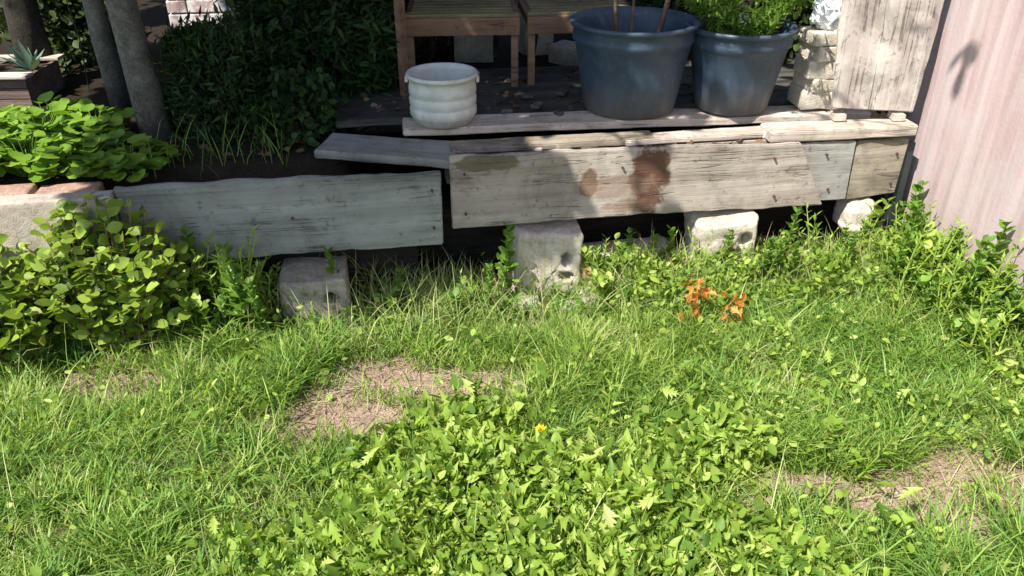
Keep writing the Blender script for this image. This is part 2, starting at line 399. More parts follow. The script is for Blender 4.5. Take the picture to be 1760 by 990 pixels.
# ------------------------------------------------------------------ boards
m_boardL = wood('grey_board', (0.15,0.155,0.145), (0.25,0.265,0.255), (0.34,0.36,0.345), seed=1, grain=22, blotch=0.45)
m_boardR = wood('warm_board', (0.19,0.16,0.135), (0.34,0.295,0.255), (0.46,0.42,0.38), seed=4, grain=20, blotch=0.55,
    stains=[(0.725, 0.155, 0.078, 0.17, (0.125, 0.06, 0.035), 0.95), (0.50, 0.14, 0.035, 0.06, (0.13, 0.085, 0.05), 0.9),
            (0.60, 0.12, 0.16, 0.05, (0.30, 0.20, 0.15), 0.55), (0.13, 0.25, 0.13, 0.035, (0.12, 0.10, 0.05), 0.8), (0.66, 0.05, 0.12, 0.03, (0.25,0.15,0.10), 0.5)])
m_boardG = wood('pale_grey_board', (0.16,0.15,0.14), (0.27,0.26,0.245), (0.38,0.37,0.35), seed=9, grain=22, blotch=0.5)
m_boardO = wood('olive_board', (0.12,0.10,0.07), (0.25,0.215,0.165), (0.38,0.34,0.285), seed=12, grain=18, blotch=0.7)
m_plank = wood('bleached_plank', (0.32,0.26,0.21), (0.52,0.45,0.39), (0.66,0.60,0.54), seed=6, grain=26, blotch=0.5)
m_plankG = wood('greyed_plank', (0.12,0.12,0.105), (0.22,0.22,0.20), (0.31,0.315,0.29), seed=15, grain=26, blotch=0.5)
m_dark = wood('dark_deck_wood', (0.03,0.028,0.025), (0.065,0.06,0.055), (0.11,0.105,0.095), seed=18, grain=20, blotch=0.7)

# long left board
bl = link('board', plank_mesh('board', [(0,0.0),(0.65,0.005),(1.06,0.0),(1.065,0.27),(0.5,0.283),(0,0.285)], 0.022, seed=1), m_boardL, loc=T(-1.45, -0.02, 0.245), rot=(R(-3), 0, TA))
tag(bl, 'long bluish grey weathered board with square end, edging the raised bed left of the gap', 'board')
# right board with rust brown stain and diagonal cut end
br = link('board', plank_mesh('board', [(0,0),(0.70,0.008),(1.43,-0.005),(1.30,0.248),(0.7,0.268),(0,0.275)], 0.022, seed=2), m_boardR, loc=T(-0.352, 0.02, 0.284), rot=(R(-2), 0, TA))
tag(br, 'long weathered board with a rust brown stain propped on concrete blocks', 'board')
b3 = link('board', plank_mesh('board', [(-0.02,0),(0.115,0),(0.115,0.235),(-0.16,0.24)], 0.03, seed=3), m_boardG, loc=T(1.075, 0.057, 0.282), rot=(R(-2), 0, TA))
tag(b3, 'short pale grey board piece beside the diagonal cut of the stained board', 'board')
b4 = link('board', plank_mesh('board', [(0,0),(0.20,0.015),(0.215,0.235),(0,0.235)], 0.03, seed=5), m_boardO, loc=T(1.197, 0.06, 0.278), rot=(R(-2), 0, TA))
tag(b4, 'short olive brown board piece at the right end of the deck', 'board')
mb = MB(); mb.box((0,0,0.19), (0.045, 0.03, 0.36))
mp = mb.build('metal_post', plain('dark_steel', (0.035,0.042,0.045), 0.4, 0.3, 9), loc=T(1.437, 0.085, 0.12), rot=(0, R(-1), TA), bevel=0.004)
tag(mp, 'short dark grey metal post between deck end and pink wall', 'post')

m_nail = plain('rusty_nail', (0.10,0.05,0.03), 0.7, 0.3, 60)
for b_, pts_ in ((bl, ((1.03,0.07),(1.03,0.21),(0.55,0.14))), (br, ((0.05,0.06),(0.05,0.21),(0.62,0.20),(1.22,0.05),(1.20,0.20))), (b3, ((0.03,0.05),(0.0,0.19))), (b4, ((0.17,0.06),(0.17,0.18)))):
    for (nx_, nz_) in pts_:
        mb = MB(); mb.tube([(nx_, -0.024, nz_), (nx_, -0.010, nz_)], [0.0045, 0.0045], 8); mb.build('nail', m_nail, b_)

# deck edge planks, deck floor
def lay_plank(name, s0, s1, q0, q1, ztop, th, m, label, cat='plank', seed=0, skew=0.0, tilt=0.0, group=None, q0b=None):
    L = s1-s0; W = q1-q0
    me = plank_mesh(name, [(0,0),(L,0),(L,W),(0,W)], th, seg=0.05, seed=seed, rough=0.003, chip=0.008)
    o = link(name, me, m, loc=T(s0, q0, ztop-th/2), rot=(0, 0, 0))
    o.matrix_world = Matrix.Translation(T(s0, q0, ztop-th/2)) @ Matrix.Rotation(TA+skew, 4, 'Z') @ Matrix.Rotation(tilt, 4, 'Y') @ Matrix.Rotation(R(-90), 4, 'X')
    tag(o, label, cat, group)
    return o
lay_plank('plank', -0.50, 1.34, 0.262, 0.40, 0.583, 0.028, m_plank, 'long thin pale plank forming the front edge of the deck under the pots', seed=21, skew=R(-1.4), tilt=R(0.5))
lay_plank('plank', 0.84, 1.42, 0.05, 0.16, 0.570, 0.042, m_plank, 'short thick bleached plank at the right front corner of the deck', seed=22, skew=R(-1.5))
lay_plank('plank', -0.82, -0.30, 0.17, 0.37, 0.553, 0.030, m_plankG, 'grey split plank sticking out below the white bucket', seed=23, skew=R(-17), tilt=R(1.5))
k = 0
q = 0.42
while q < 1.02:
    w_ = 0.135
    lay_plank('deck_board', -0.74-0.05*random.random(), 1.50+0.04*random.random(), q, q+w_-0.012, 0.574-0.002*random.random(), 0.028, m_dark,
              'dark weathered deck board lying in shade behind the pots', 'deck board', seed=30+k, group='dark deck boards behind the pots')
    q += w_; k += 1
lay_plank('plank', 0.30, 0.98, 0.09, 0.17, 0.550, 0.020, m_plank, 'narrow pale batten lying in the gap behind the rust stained board', seed=24, skew=R(1.5))
lay_plank('plank', -0.34, 0.42, 0.11, 0.20, 0.553, 0.022, m_boardO, 'narrow brown batten lying in the gap left of the pale batten', seed=25, skew=R(-0.8))
# bearers under the deck
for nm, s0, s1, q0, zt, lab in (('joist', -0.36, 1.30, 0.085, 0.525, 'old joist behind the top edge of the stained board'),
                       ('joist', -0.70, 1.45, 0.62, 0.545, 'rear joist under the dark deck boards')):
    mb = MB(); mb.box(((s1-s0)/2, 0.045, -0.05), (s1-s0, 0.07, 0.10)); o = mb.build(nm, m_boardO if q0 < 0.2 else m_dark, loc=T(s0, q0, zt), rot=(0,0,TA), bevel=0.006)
    tag(o, lab, 'joist')

mb = MB(); mb.box((0.95, 0.05, 0.125), (1.90, 0.10, 0.25)); o = mb.build('shade_backing', wood('shade_black', (0.008,0.007,0.006), (0.018,0.015,0.012), (0.035,0.03,0.025), seed=61), loc=T(-0.46, 0.27, 0.0), rot=(0,0,TA), bevel=0.008)  # added black beam standing in for the deep shade under the deck
tag(o, 'added shade-black sleeper in the dark gap under the stained board', 'backing')
mb = MB(); mb.box((0.5, 0.05, 0.125), (1.0, 0.10, 0.25)); o = mb.build('shade_backing', bpy.data.materials['shade_black'], loc=T(-1.48, 0.06, 0.0), rot=(0,0,TA), bevel=0.008)  # second added beam, blackens the shaded hollow behind the grey board
tag(o, 'added shade-black sleeper behind and below the long grey board', 'backing')

# ------------------------------------------------------------------ concrete blocks
m_conc = rocky('pale_concrete', (0.33,0.28,0.22), (0.58,0.52,0.43), (0.74,0.68,0.59), 9, bs=0.7, bd=0.008)
def block(s, q, z, dims, seed, label, holes=(), rz=0.0, ry=0.0, m=m_conc, bevel=0.02, amp=0.012):
    o = link('concrete_block', rough_block('concrete_block', dims, seed, holes=holes, bevel=bevel, amp=amp), m, loc=T(s, q, z+dims[2]/2), rot=(0, ry, TA+rz))
    return tag(o, label, 'block')
block(-0.855, -0.03, -0.03, (0.235, 0.19, 0.22), 3, 'grey concrete block with one hole under the long grey board', [(0.055, 0.035, 0.020, 0.026)], bevel=0.010, m=rocky('dull_concrete', (0.20,0.18,0.15), (0.36,0.33,0.28), (0.52,0.48,0.42), 9, bs=0.7, bd=0.008))
block(0.0, 0.07, -0.05, (0.25, 0.20, 0.305), 7, 'pale concrete block with two holes holding up the stained board', [(0.070, 0.045, 0.018, 0.028), (0.068, -0.02, 0.026, 0.013)], ry=R(2), bevel=0.014)
block(0.70, 0.07, -0.01, (0.24, 0.19, 0.275), 12, 'rough rounded pale block with slanting hole under the grey end of the stained board', [(0.075, 0.04, 0.022, 0.024), (0.01,-0.02,0.03,0.015)], ry=R(-3), bevel=0.022, amp=0.016)
block(1.27, 0.09, 0.12, (0.13, 0.14, 0.16), 17, 'small whitish stone block under the right end of the boards', bevel=0.04, amp=0.016)
block(0.32, 0.12, 0.0, (0.42, 0.16, 0.10), 23, 'flat pale slab lying on the ground between two blocks', bevel=0.02, rz=R(3))
m_brickp = rocky('faded_brick', (0.22,0.13,0.10), (0.40,0.26,0.20), (0.52,0.42,0.35), 8)
m_brick = rocky('worn_brick', (0.22,0.09,0.06), (0.40,0.19,0.13), (0.55,0.36,0.28), 8)
o = link('brick', rough_block('brick', (0.11, 0.1, 0.06), 5, amp=0.006, bevel=0.008), m_brick, loc=T(0.19, 0.0, 0.07), rot=(R(8), R(6), TA+0.5)); tag(o, 'broken reddish brick on the slab between the concrete blocks', 'brick')
STN = [(-0.09,-0.09,0.07), (0.15,-0.09,0.08), (0.22,-0.03,0.06), (0.06,-0.13,0.05), (0.60,-0.03,0.09), (0.82,-0.05,0.08), (0.92,0.0,0.08), (-0.45,-0.06,0.06), (0.48,0.02,0.06)]
m_stone = rocky('pale_stone', (0.34,0.29,0.24), (0.55,0.50,0.43), (0.70,0.66,0.60), 14)
for k, (s, q, r) in enumerate(STN):
    o = link('stone', rough_block('stone', (r*1.3, r, r*0.8), 40+k, amp=r*0.22, bevel=r*0.16), m_stone, loc=T(s, q, r*0.3+float(gz(*T(s,q)[:2]))), rot=(0, 0, k*1.3))
    tag(o, 'small pale stone half buried in grass at the foot of the boards', 'stone', 'pale stones at the foot of the boards')
for (x, y, r, lab) in ((0.02, 2.03, 0.022, 'small white stone in the grass behind the weed patch'), (1.42, 2.22, 0.05, 'dark grey stone in the grass beside the pink wall'),
                  (1.40, 2.06, 0.04, 'pale pinkish stone in the grass below the dark grey one'), (0.42, 2.30, 0.03, 'small brown stone in the lawn left of the orange leaves'),
                  (1.68, 2.42, 0.06, 'white stone leaning against the foot of the pink wall')):
    mm = m_stone if 'dark' not in lab and 'brown' not in lab else rocky('dark_stone', (0.05,0.045,0.05), (0.11,0.10,0.10), (0.2,0.18,0.17), 14)
    o = link('stone', rough_block('stone', (r*1.3, r, r*1.1), int(x*100), amp=r*0.14, bevel=r*0.25), mm, loc=(x, y, float(gz(x, y))+r*0.6), rot=(0,0,x*3)); tag(o, lab, 'stone')

# ------------------------------------------------------------------ kerb and bricks of the raised bed on the left
mk = rocky('kerb_concrete', (0.26,0.22,0.18), (0.42,0.36,0.30), (0.54,0.48,0.41), 7, bs=0.3)
o = link('concrete_kerb', rough_block('concrete_kerb', (1.2, 0.07, 0.30), 61, amp=0.006, bevel=0.008), mk, loc=T(-2.055, -0.015, 0.362), rot=(0, 0, TA)); tag(o, 'pale concrete kerb slab edging the leafy bed at the far left', 'kerb')
for k in range(6):
    s = -1.62-0.215*k
    o = link('brick', rough_block('brick', (0.20, 0.09, 0.06), 70+k, amp=0.005, bevel=0.01), m_brickp, loc=T(s, 0.075+0.01*(k % 2), 0.474+0.004*(k % 3)), rot=(0, 0, TA+R(random.uniform(-4, 4))))
    tag(o, 'worn reddish brick in the row on top of the kerb before the leafy bed', 'brick', 'bricks along the kerb of the leafy bed')

# ------------------------------------------------------------------ pots and bucket
m_pot, nt, b = mat('slate_plastic')
v = mapping(nt); n1 = noise(nt, v, 6, 5, 0.7, 0.5); n2 = noise(nt, mapping(nt, (20,20,2)), 1.5, 4, 0.7)
c = ramp(nt, n1, [(0.35, (0.022,0.042,0.072)), (0.62, (0.050,0.080,0.122))])
c = mixc(nt, ramp(nt, n2, [(0.56, (0,0,0)), (0.80, (0.3,)*3)]), c, (0.16,0.17,0.20))
sxyz = nt.nodes.new('ShaderNodeSeparateXYZ'); nt.links.new(v, sxyz.inputs[0])
c = mixc(nt, ramp(nt, mathn(nt, 'ADD', sxyz.outputs[2], mathn(nt, 'MULTIPLY', n2, 0.22)), [(0.10, (0.65,)*3), (0.24, (0.0,)*3)]), c, (0.17,0.155,0.125))
n5 = noise(nt, v, 45, 3, 0.7); c = mixc(nt, ramp(nt, n5, [(0.62, (0,0,0)), (0.7, (0.35,)*3)]), c, (0.22,0.22,0.22))
nt.links.new(c, b.inputs['Base Color']); nt.links.new(ramp(nt, n2, [(0.3,(0.38,)*3),(0.7,(0.6,)*3)]), b.inputs['Roughness'])
m_potsoil = rocky('pot_soil', (0.02,0.015,0.01), (0.07,0.05,0.03), (0.15,0.11,0.07), 30, bd=0.02)
def pot(loc, rb, rt, h, label, rz=0):
    r = empty('plant_pot', loc, rz); tag(r, label, 'plant pot')
    t = 0.006; lip = h*0.80
    rl = rb+(rt-rb)*0.80
    prof = [(rb*0.93,0.0),(rb,0.006),(rb+(rl-rb)*0.5,lip*0.5),(rl,lip-0.012),(rl+0.010,lip-0.004),(rl+0.012,lip+0.012),(rt-0.006,h-0.022),(rt+0.008,h-0.018),(rt+0.013,h-0.008),(rt+0.009,h),(rt-t,h-0.002),(rt-t-0.006,h-0.03),(rl-t,lip),(rb+(rl-rb)*0.5-t,lip*0.5),(rb-t,0.02)]
    mb = MB(); mb.lathe(prof, 64); mb.build('body', m_pot, r, smooth=True)
    mb = MB(); zs = h-0.105; rs = rt-t-0.022
    mb.lathe([(rs*0.98, zs-0.03), (rs, zs-0.004), (rs*0.9, zs+0.004), (rs*0.5, zs+0.012), (0.01, zs+0.018)], 40); mb.build('soil', m_potsoil, r, smooth=True)
    return r
P1 = Vector((0.462, 3.125, 0.580)); P2 = Vector((0.868, 3.13, 0.580))
pot(P1, 0.178, 0.232, 0.338, 'larger slate blue plastic plant pot with bare sticks, next to the chairs')
pot(P2, 0.140, 0.196, 0.318, 'smaller slate blue plastic plant pot holding a feathery green plant', 1.0)
m_white, nt, b = mat('white_plastic')
v = mapping(nt); n1 = noise(nt, v, 9, 5, 0.7)
wc = ramp(nt, n1, [(0.35, (0.44,0.46,0.40)), (0.6, (0.62,0.635,0.61))])
sxyz = nt.nodes.new('ShaderNodeSeparateXYZ'); nt.links.new(v, sxyz.inputs[0])
wc = mixc(nt, ramp(nt, mathn(nt, 'ADD', sxyz.outputs[2], mathn(nt, 'MULTIPLY', noise(nt, mapping(nt, (30,30,3)), 1.5, 4, 0.7), 0.10)), [(0.05, (0.7,)*3), (0.11, (0.0,)*3)]), wc, (0.30,0.28,0.21))
nt.links.new(wc, b.inputs['Base Color']); b.inputs['Roughness'].default_value = 0.45
b.inputs['Subsurface Weight'].default_value = 0.0
bk = empty('bucket', (-0.258, 2.95, 0.580)); tag(bk, 'low round white ribbed plastic bucket standing on the deck edge', 'bucket')
R0 = 0.127; H0 = 0.185
prof = [(R0*0.80,0.0),(R0*0.86,0.006),(R0*0.90,0.02)]
for a in (0.045, 0.085, 0.125):
    prof += [(R0*0.955,a-0.016),(R0*0.985,a-0.010),(R0*0.985,a+0.012),(R0*0.957,a+0.018)]
prof += [(R0*0.96,0.155),(R0*0.97,0.168),(R0*1.03,0.170),(R0*1.045,0.178),(R0*1.02,0.186),(R0*0.95,0.185),(R0*0.93,0.165),(R0*0.90,0.08),(R0*0.82,0.06)]
mb = MB(); mb.lathe(prof, 56); mb.build('body', m_white, bk, smooth=True)
for sgn in (-1, 1):
    mb = MB(); mb.box((sgn*(R0*1.03), 0, 0.160), (0.012, 0.03, 0.022)); mb.build('handle_lug', m_white, bk, bevel=0.003)
# wire handle lying on the rim
mb = MB(); mb.tube([(R0*1.07*math.cos(t), R0*1.10*math.sin(t), 0.176+0.0*t) for t in np.linspace(0.05, math.pi-0.05, 20)], 0.0025, 6)
mb.build('handle', plain('wire', (0.25,0.25,0.26), 0.4), bk, smooth=True)

# sticks in the big pot
m_bark_b = wood('brown_twig', (0.10,0.06,0.035), (0.20,0.13,0.08), (0.30,0.22,0.14), seed=3, grain=40)
for k, (dx, dy, lx, ly, r) in enumerate(((-0.06, 0.0, -0.05, 0.02, 0.008), (0.09, 0.02, 0.12, 0.05, 0.012), (0.0, 0.06, 0.02, 0.1, 0.006))):
    mb = MB(); mb.tube([P1+Vector((dx, dy, 0.22)), P1+Vector((dx+lx*0.4, dy+ly*0.5, 0.45)), P1+Vector((dx+lx, dy+ly, 0.62))], [r, r*0.9, r*0.6], 7, 0.1)
    o = mb.build('stick', m_bark_b, smooth=True); tag(o, 'bare brown stick standing in the larger slate blue pot', 'stick', 'sticks in the larger pot')
# feathery plant in the small pot
m_feather = leafmat('feathery_green', [(0.0,(0.05,0.10,0.015)),(0.5,(0.12,0.22,0.03)),(1.0,(0.22,0.32,0.06))], 8, trans=0.4)
pl = empty('herb_plant', P2+Vector((0,0,0.26))); tag(pl, 'feathery bright green plant growing in the smaller slate blue pot', 'plant')
mb = MB(); tips = []
for k in range(34):
    a = random.uniform(0, 6.28); l = random.uniform(0.14, 0.26); r0 = random.uniform(0, 0.12)
    p0 = Vector((r0*math.cos(a), r0*math.sin(a), 0)); p1 = p0+Vector((math.cos(a)*l*0.45, math.sin(a)*l*0.45, l*0.7)); p2 = p0+Vector((math.cos(a)*l*0.95, math.sin(a)*l*0.95, l*0.95))
    mb.tube([p0, p1, p2], [0.003, 0.0022, 0.001], 5); tips.append((p0, p1, p2))
mb.build('stem', m_feather, pl)
pp = []; dd = []
for p0, p1, p2 in tips:
    for j in range(60):
        t = random.random(); p = p0.lerp(p1, t*2) if t < 0.5 else p1.lerp(p2, t*2-1)
        pp.append(p); dd.append(((p2-p0).normalized()*0.6+Vector(rdir(1)[0])))
link('foliage', leaves('foliage', pp, dd, rdir(len(pp), 1.0), RNG.uniform(0.025, 0.05, len(pp)), 'narrow'), m_feather, pl)

# ------------------------------------------------------------------ slatted chairs
m_chair = wood('reddish_chair_wood', (0.10,0.055,0.034), (0.19,0.112,0.072), (0.27,0.17,0.115), seed=25, grain=30, blotch=0.4, rough=0.6)
m_slat = wood('olive_slat_wood', (0.10,0.075,0.035), (0.20,0.16,0.085), (0.28,0.235,0.14), seed=27, grain=30, blotch=0.4, rough=0.6)
def chair(loc, rz, label):
    """origin: floor below the middle of the front edge; +y goes to the backrest"""
    r = empty('garden_chair', loc, rz); tag(r, label, 'chair', 'slatted wooden chairs on the deck')
    W = 0.475; D = 0.44; H = 0.288
    for sx in (-1, 1):
        mb = MB(); mb.box((sx*(W/2-0.02), 0.02, H/2-0.03), (0.030, 0.030, H-0.04)); mb.build('leg', m_chair, r, bevel=0.003)
        mb = MB(); mb.tube([(sx*(W/2-0.085), D+0.10, 0), (sx*(W/2-0.085), D-0.16, H-0.03)], 0.013, 4); mb.build('leg', m_dark, r)
    mb = MB()
    mb.box((0, 0.0, H-0.035), (W, 0.022, 0.07)); mb.box((0, D, H-0.022), (W-0.06, 0.022, 0.044))
    for sx in (-1, 1): mb.box((sx*(W/2-0.014), D/2, H-0.020), (0.028, D-0.026, 0.040))
    mb.build('seat_frame', m_chair, r, bevel=0.003)
    mb = MB()
    for k in range(7): mb.box((0, 0.035+k*0.062, H+0.004), (W-0.05 if k else W-0.004, 0.046, 0.016))
    mb.build('seat', m_slat, r, bevel=0.003)
    tilt = Matrix.Rotation(R(-12), 3, 'X')
    mb = MB()
    for sx in (-1, 1): mb.box(Vector((sx*(W/2-0.02), D+0.02, H))+tilt @ Vector((0, 0, 0.25)), (0.034, 0.026, 0.52), tilt)
    mb.box(Vector((0, D+0.02, H))+tilt @ Vector((0, 0, 0.50)), (W-0.07, 0.026, 0.04), tilt)
    mb.build('back_frame', m_chair, r, bevel=0.003)
    mb = MB()
    for k in range(7): mb.box(Vector((0, D+0.02, H))+tilt @ Vector((0, 0, 0.09+k*0.062)), (W-0.076, 0.016, 0.046), tilt)
    mb.build('backrest', m_slat, r, bevel=0.003)
    return r
DZ = 0.577
chair((-0.205, 3.40, DZ), R(3), 'slatted reddish wooden garden chair standing behind the white bucket')
chair((0.30, 3.45, DZ), R(5), 'slatted reddish wooden garden chair half hidden behind the larger pot')
mb = MB(); mb.tube([(0,0,0), (0.0,0.0,0.42), (-0.01,0.02,0.85)], [0.021,0.021,0.020], 4); o = mb.build('wooden_post', m_chair, loc=(-0.445, 3.30, DZ-0.003), rot=(0,0,0.5)); tag(o, 'slim reddish wooden post left of the chairs, behind the white bucket', 'post')

# ------------------------------------------------------------------ plywood panel, stone pillar and white bag at the right
m_ply = wood('bleached_plywood', (0.22,0.18,0.16), (0.42,0.37,0.345), (0.60,0.56,0.52), seed=31, grain=9, blotch=0.75)
me = plank_mesh('plywood_panel', [(0,-0.02),(0.78,-0.085),(0.80,0.36),(0.02,0.295)], 0.02, seg=0.05, seed=41, rough=0.004, chip=0.01)
o = link('plywood_panel', me, m_ply)
o.matrix_world = Matrix.Translation((1.505, 2.985, 0.602)) @ Matrix.Rotation(R(3), 4, 'Z') @ Matrix.Rotation(R(-4), 4, 'X') @ Matrix.Rotation(R(-90), 4, 'Y')
tag(o, 'bleached blotchy plywood panel standing upright on the deck beside the pink wall', 'panel')
for k, (x, lab) in enumerate(((1.245, 'left wooden chock under the plywood panel'), (1.47, 'right wooden chock under the plywood panel'))):
    mb = MB(); mb.box((0,0,0.014), (0.045,0.06,0.026)); oo = mb.build('wood_chock', m_plank, loc=(x, 2.985, 0.573), bevel=0.003); tag(oo, lab, 'wood block')
pil = empty('stone_pillar', (1.215, 3.16, 0.575), R(8)); tag(pil, 'short pillar of stacked pale stones between the smaller pot and the plywood', 'pillar')
z = 0
for k in range(5):
    h_ = (0.075, 0.055, 0.07, 0.06, 0.05)[k]
    link('stone', rough_block('stone', (0.16-0.008*(k % 2), 0.15, h_), 80+k, amp=0.008, bevel=0.007), m_conc, pil, loc=((k % 2)*0.012-0.006, 0, z+h_/2), rot=(0,0,R((-4,5,-2,6,1)[k]))); z += h_-0.003
m_bag = plain('white_bag', (0.78,0.80,0.84), 0.4, 0.08, 20)
bm = bmesh.new(); bmesh.ops.create_icosphere(bm, subdivisions=4, radius=1)
for v_ in bm.verts:
    p = v_.co.copy(); n_ = mnoise.noise(p*2.6)*0.35+abs(mnoise.noise(p*6))*0.25
    v_.co = Vector((p.x*0.075, p.y*0.07, p.z*(0.11 if p.z > 0 else 0.07)))*(0.85+n_)
    if v_.co.z < -0.05: v_.co.z = -0.05
me = bpy.data.meshes.new('plastic_bag'); bm.to_mesh(me); bm.free()
o = link('plastic_bag', me, m_bag, loc=(1.215, 3.155, 0.925)); tag(o, 'crumpled white plastic bag on top of the stone pillar', 'bag')

# ------------------------------------------------------------------ debris on the ledge and deck
DB = [(0.44, 0.13, 0.13, 0.028, 0.02), (0.57, 0.12, 0.08, 0.03, 0.02), (0.17, 0.12, 0.07, 0.03, 0.018), (0.07, 0.11, 0.06, 0.04, 0.02), (-0.05, 0.13, 0.10, 0.03, 0.015),
      (0.71, 0.13, 0.06, 0.04, 0.02), (0.86, 0.11, 0.05, 0.03, 0.03)]
for k, (s, q, l, w_, h_) in enumerate(DB):
    o = link('wood_chip', rough_block('wood_chip', (l, w_, h_), 90+k, amp=0.004, bevel=0.006), (m_plank, m_brick, m_plank, m_boardO)[k % 4] if k > 1 else m_plank, loc=T(s, q, 0.527+h_/2), rot=(R(6), R(random.uniform(-6, 6)), TA+R(random.uniform(-25, 25))))
    tag(o, 'scrap of old wood lying in the gap behind the top of the stained board', 'wood scrap', 'wood scraps behind the stained board')
m_peb = rocky('grey_pebble', (0.05,0.045,0.04), (0.10,0.09,0.085), (0.17,0.16,0.15), 14)
for k, (x, y, l) in enumerate(((-0.02, 3.05, 0.05), (0.10, 3.12, 0.06), (0.18, 3.02, 0.04), (0.06, 3.24, 0.05), (0.21, 3.30, 0.07))):
    o = link('pebble', rough_block('pebble', (l, l*0.6, 0.016), 110+k, amp=0.004, bevel=0.005), m_peb, loc=(x, y, 0.587), rot=(0,0,k*1.1))
    tag(o, 'flat grey pebble lying on the dark deck between bucket and pot', 'pebble', 'pebbles on the dark deck')
# leaf litter on ledge and deck
def litter(name, n, f, m, label, size=(0.02, 0.045)):
    p = np.array([f() for _ in range(n)]); o = link(name, leaves(name, p, rdir(n, 0, 1)*[1,1,0.25], rdir(n, 1.2), RNG.uniform(*size, n), 'ovate'), m)
    return tag(o, label, 'leaf litter', kind='stuff')
m_dead = leafmat('dead_leaves', [(0,(0.05,0.03,0.018)),(0.5,(0.16,0.10,0.055)),(1,(0.34,0.25,0.16))], 5, trans=0.1, rough=0.8)
def fl():
    if random.random() < 0.10: return tuple(T(random.uniform(-0.3, 1.0), random.uniform(0.05, 0.2), 0.53))
    if random.random() < 0.4: return tuple(T(random.uniform(-0.7, 1.0), random.uniform(0.45, 1.0), 0.578))
    x = random.uniform(-1.7, -0.5); return (x, random.uniform(2.75, 3.4), 0.505)
litter('leaf_litter', 450, fl, m_dead, 'dead brown leaves lying in the gaps of the deck and on the bed soil')

# ------------------------------------------------------------------ things behind the chairs
m_terra = rocky('terracotta', (0.25,0.12,0.07), (0.38,0.20,0.12), (0.48,0.30,0.2), 8)
def clutter_box(x, y, d, lab, m, seed, cat='block', name='concrete_block', z0=None):
    z0 = float(gz(x, y)) if z0 is None else z0
    o = link(name, rough_block(name, d, seed, amp=0.008, bevel=0.01), m, loc=(x, y, z0+d[2]/2-0.01), rot=(0,0,seed*0.3)); tag(o, lab, cat)
clutter_box(-0.20, 4.25, (0.24,0.2,0.26), 'pale grey block standing behind the chair legs', m_conc, 131)
clutter_box(0.12, 4.35, (0.16,0.16,0.30), 'upright pale block behind the right legs of the chair', m_conc, 132)
clutter_box(-0.47, 4.5, (0.2,0.2,0.2), 'whitish block behind the white bucket and chair leg', m_stone, 133)
clutter_box(0.33, 4.15, (0.26,0.14,0.10), 'low flat pale block behind the second chair', m_stone, 134)
tp = empty('terracotta_pot', (-0.28, 4.62, 0.49)); tag(tp, 'terracotta flower pot half hidden beyond the chair seat', 'plant pot')
mb = MB(); mb.lathe([(0.07,0),(0.105,0.15),(0.12,0.152),(0.125,0.19),(0.11,0.192),(0.10,0.15)], 28); mb.build('body', m_terra, tp, smooth=True)

# white washed brick pillar far left
wp = empty('brick_pillar', (-1.72, 4.78, 0.49), R(8)); tag(wp, 'whitewashed brick pillar seen between the dark trees at the top left', 'pillar')
m_ww, nt, b = mat('whitewashed_brick')
v = mapping(nt); bt = nt.nodes.new('ShaderNodeTexBrick'); nt.links.new(mapping(nt, (1,1,1)), bt.inputs[0])
n1 = noise(nt, v, 7, 5, 0.7)
c = ramp(nt, n1, [(0.42, (0.50,0.36,0.34)), (0.47, (0.74,0.71,0.69)), (0.7, (0.82,0.81,0.80))])
nt.links.new(c, b.inputs['Base Color']); b.inputs['Roughness'].default_value = 0.9; bump(nt, b, n1, 0.4, 0.01)
mb = MB()
z = 0.035
row = 0
while z < 1.5:
    for side in range(2):
        off = 0.0 if row % 2 else 0.11
        for x0 in ((-0.11, 0.11) if row % 2 else (-0.165, 0.0, 0.165)):
            w_ = 0.21 if row % 2 or x0 == 0 else 0.10
            mb.box((x0, (-0.06, 0.06)[side], z), (w_, 0.112, 0.064))
    z += 0.074; row += 1
mb.build('bricks', m_ww, wp, bevel=0.004)
mb = MB(); mb.box((0,0,0.74), (0.40,0.20,1.46)); mb.build('mortar', rocky('mortar', (0.2,0.18,0.16),(0.35,0.33,0.3),(0.5,0.48,0.45), 12), wp)

# wooden planter at far left with spiky plant
pla = empty('wooden_planter', (-2.52, 3.52, 0.48), R(3)); pla.scale = (1,1,0.6); tag(pla, 'brown wooden planter with pale top rail behind the leafy bed at the far left', 'planter')
mb = MB()
for k in range(3): mb.box((0, -0.15, 0.045+k*0.078), (0.9, 0.022, 0.074)); mb.box((0, 0.15, 0.045+k*0.078), (0.9, 0.022, 0.074))
for sx in (-1, 1): mb.box((sx*0.44, 0, 0.12), (0.02, 0.276, 0.23))
mb.build('side_boards', wood('planter_brown', (0.08,0.05,0.04),(0.16,0.11,0.09),(0.24,0.18,0.15), seed=51), pla, bevel=0.003)
mb = MB(); mb.box((0, -0.155, 0.252), (0.94, 0.07, 0.024)); mb.box((0, 0.155, 0.252), (0.94, 0.07, 0.024)); mb.build('top_rail', m_plank, pla, bevel=0.003)
mb = MB(); mb.box((0,0,0.17), (0.85,0.27,0.1)); mb.build('soil', m_potsoil, pla)
m_agave = leafmat('grey_green_blades', [(0,(0.05,0.09,0.065)),(0.5,(0.10,0.16,0.12)),(1,(0.20,0.27,0.22))], 8, trans=0.15)
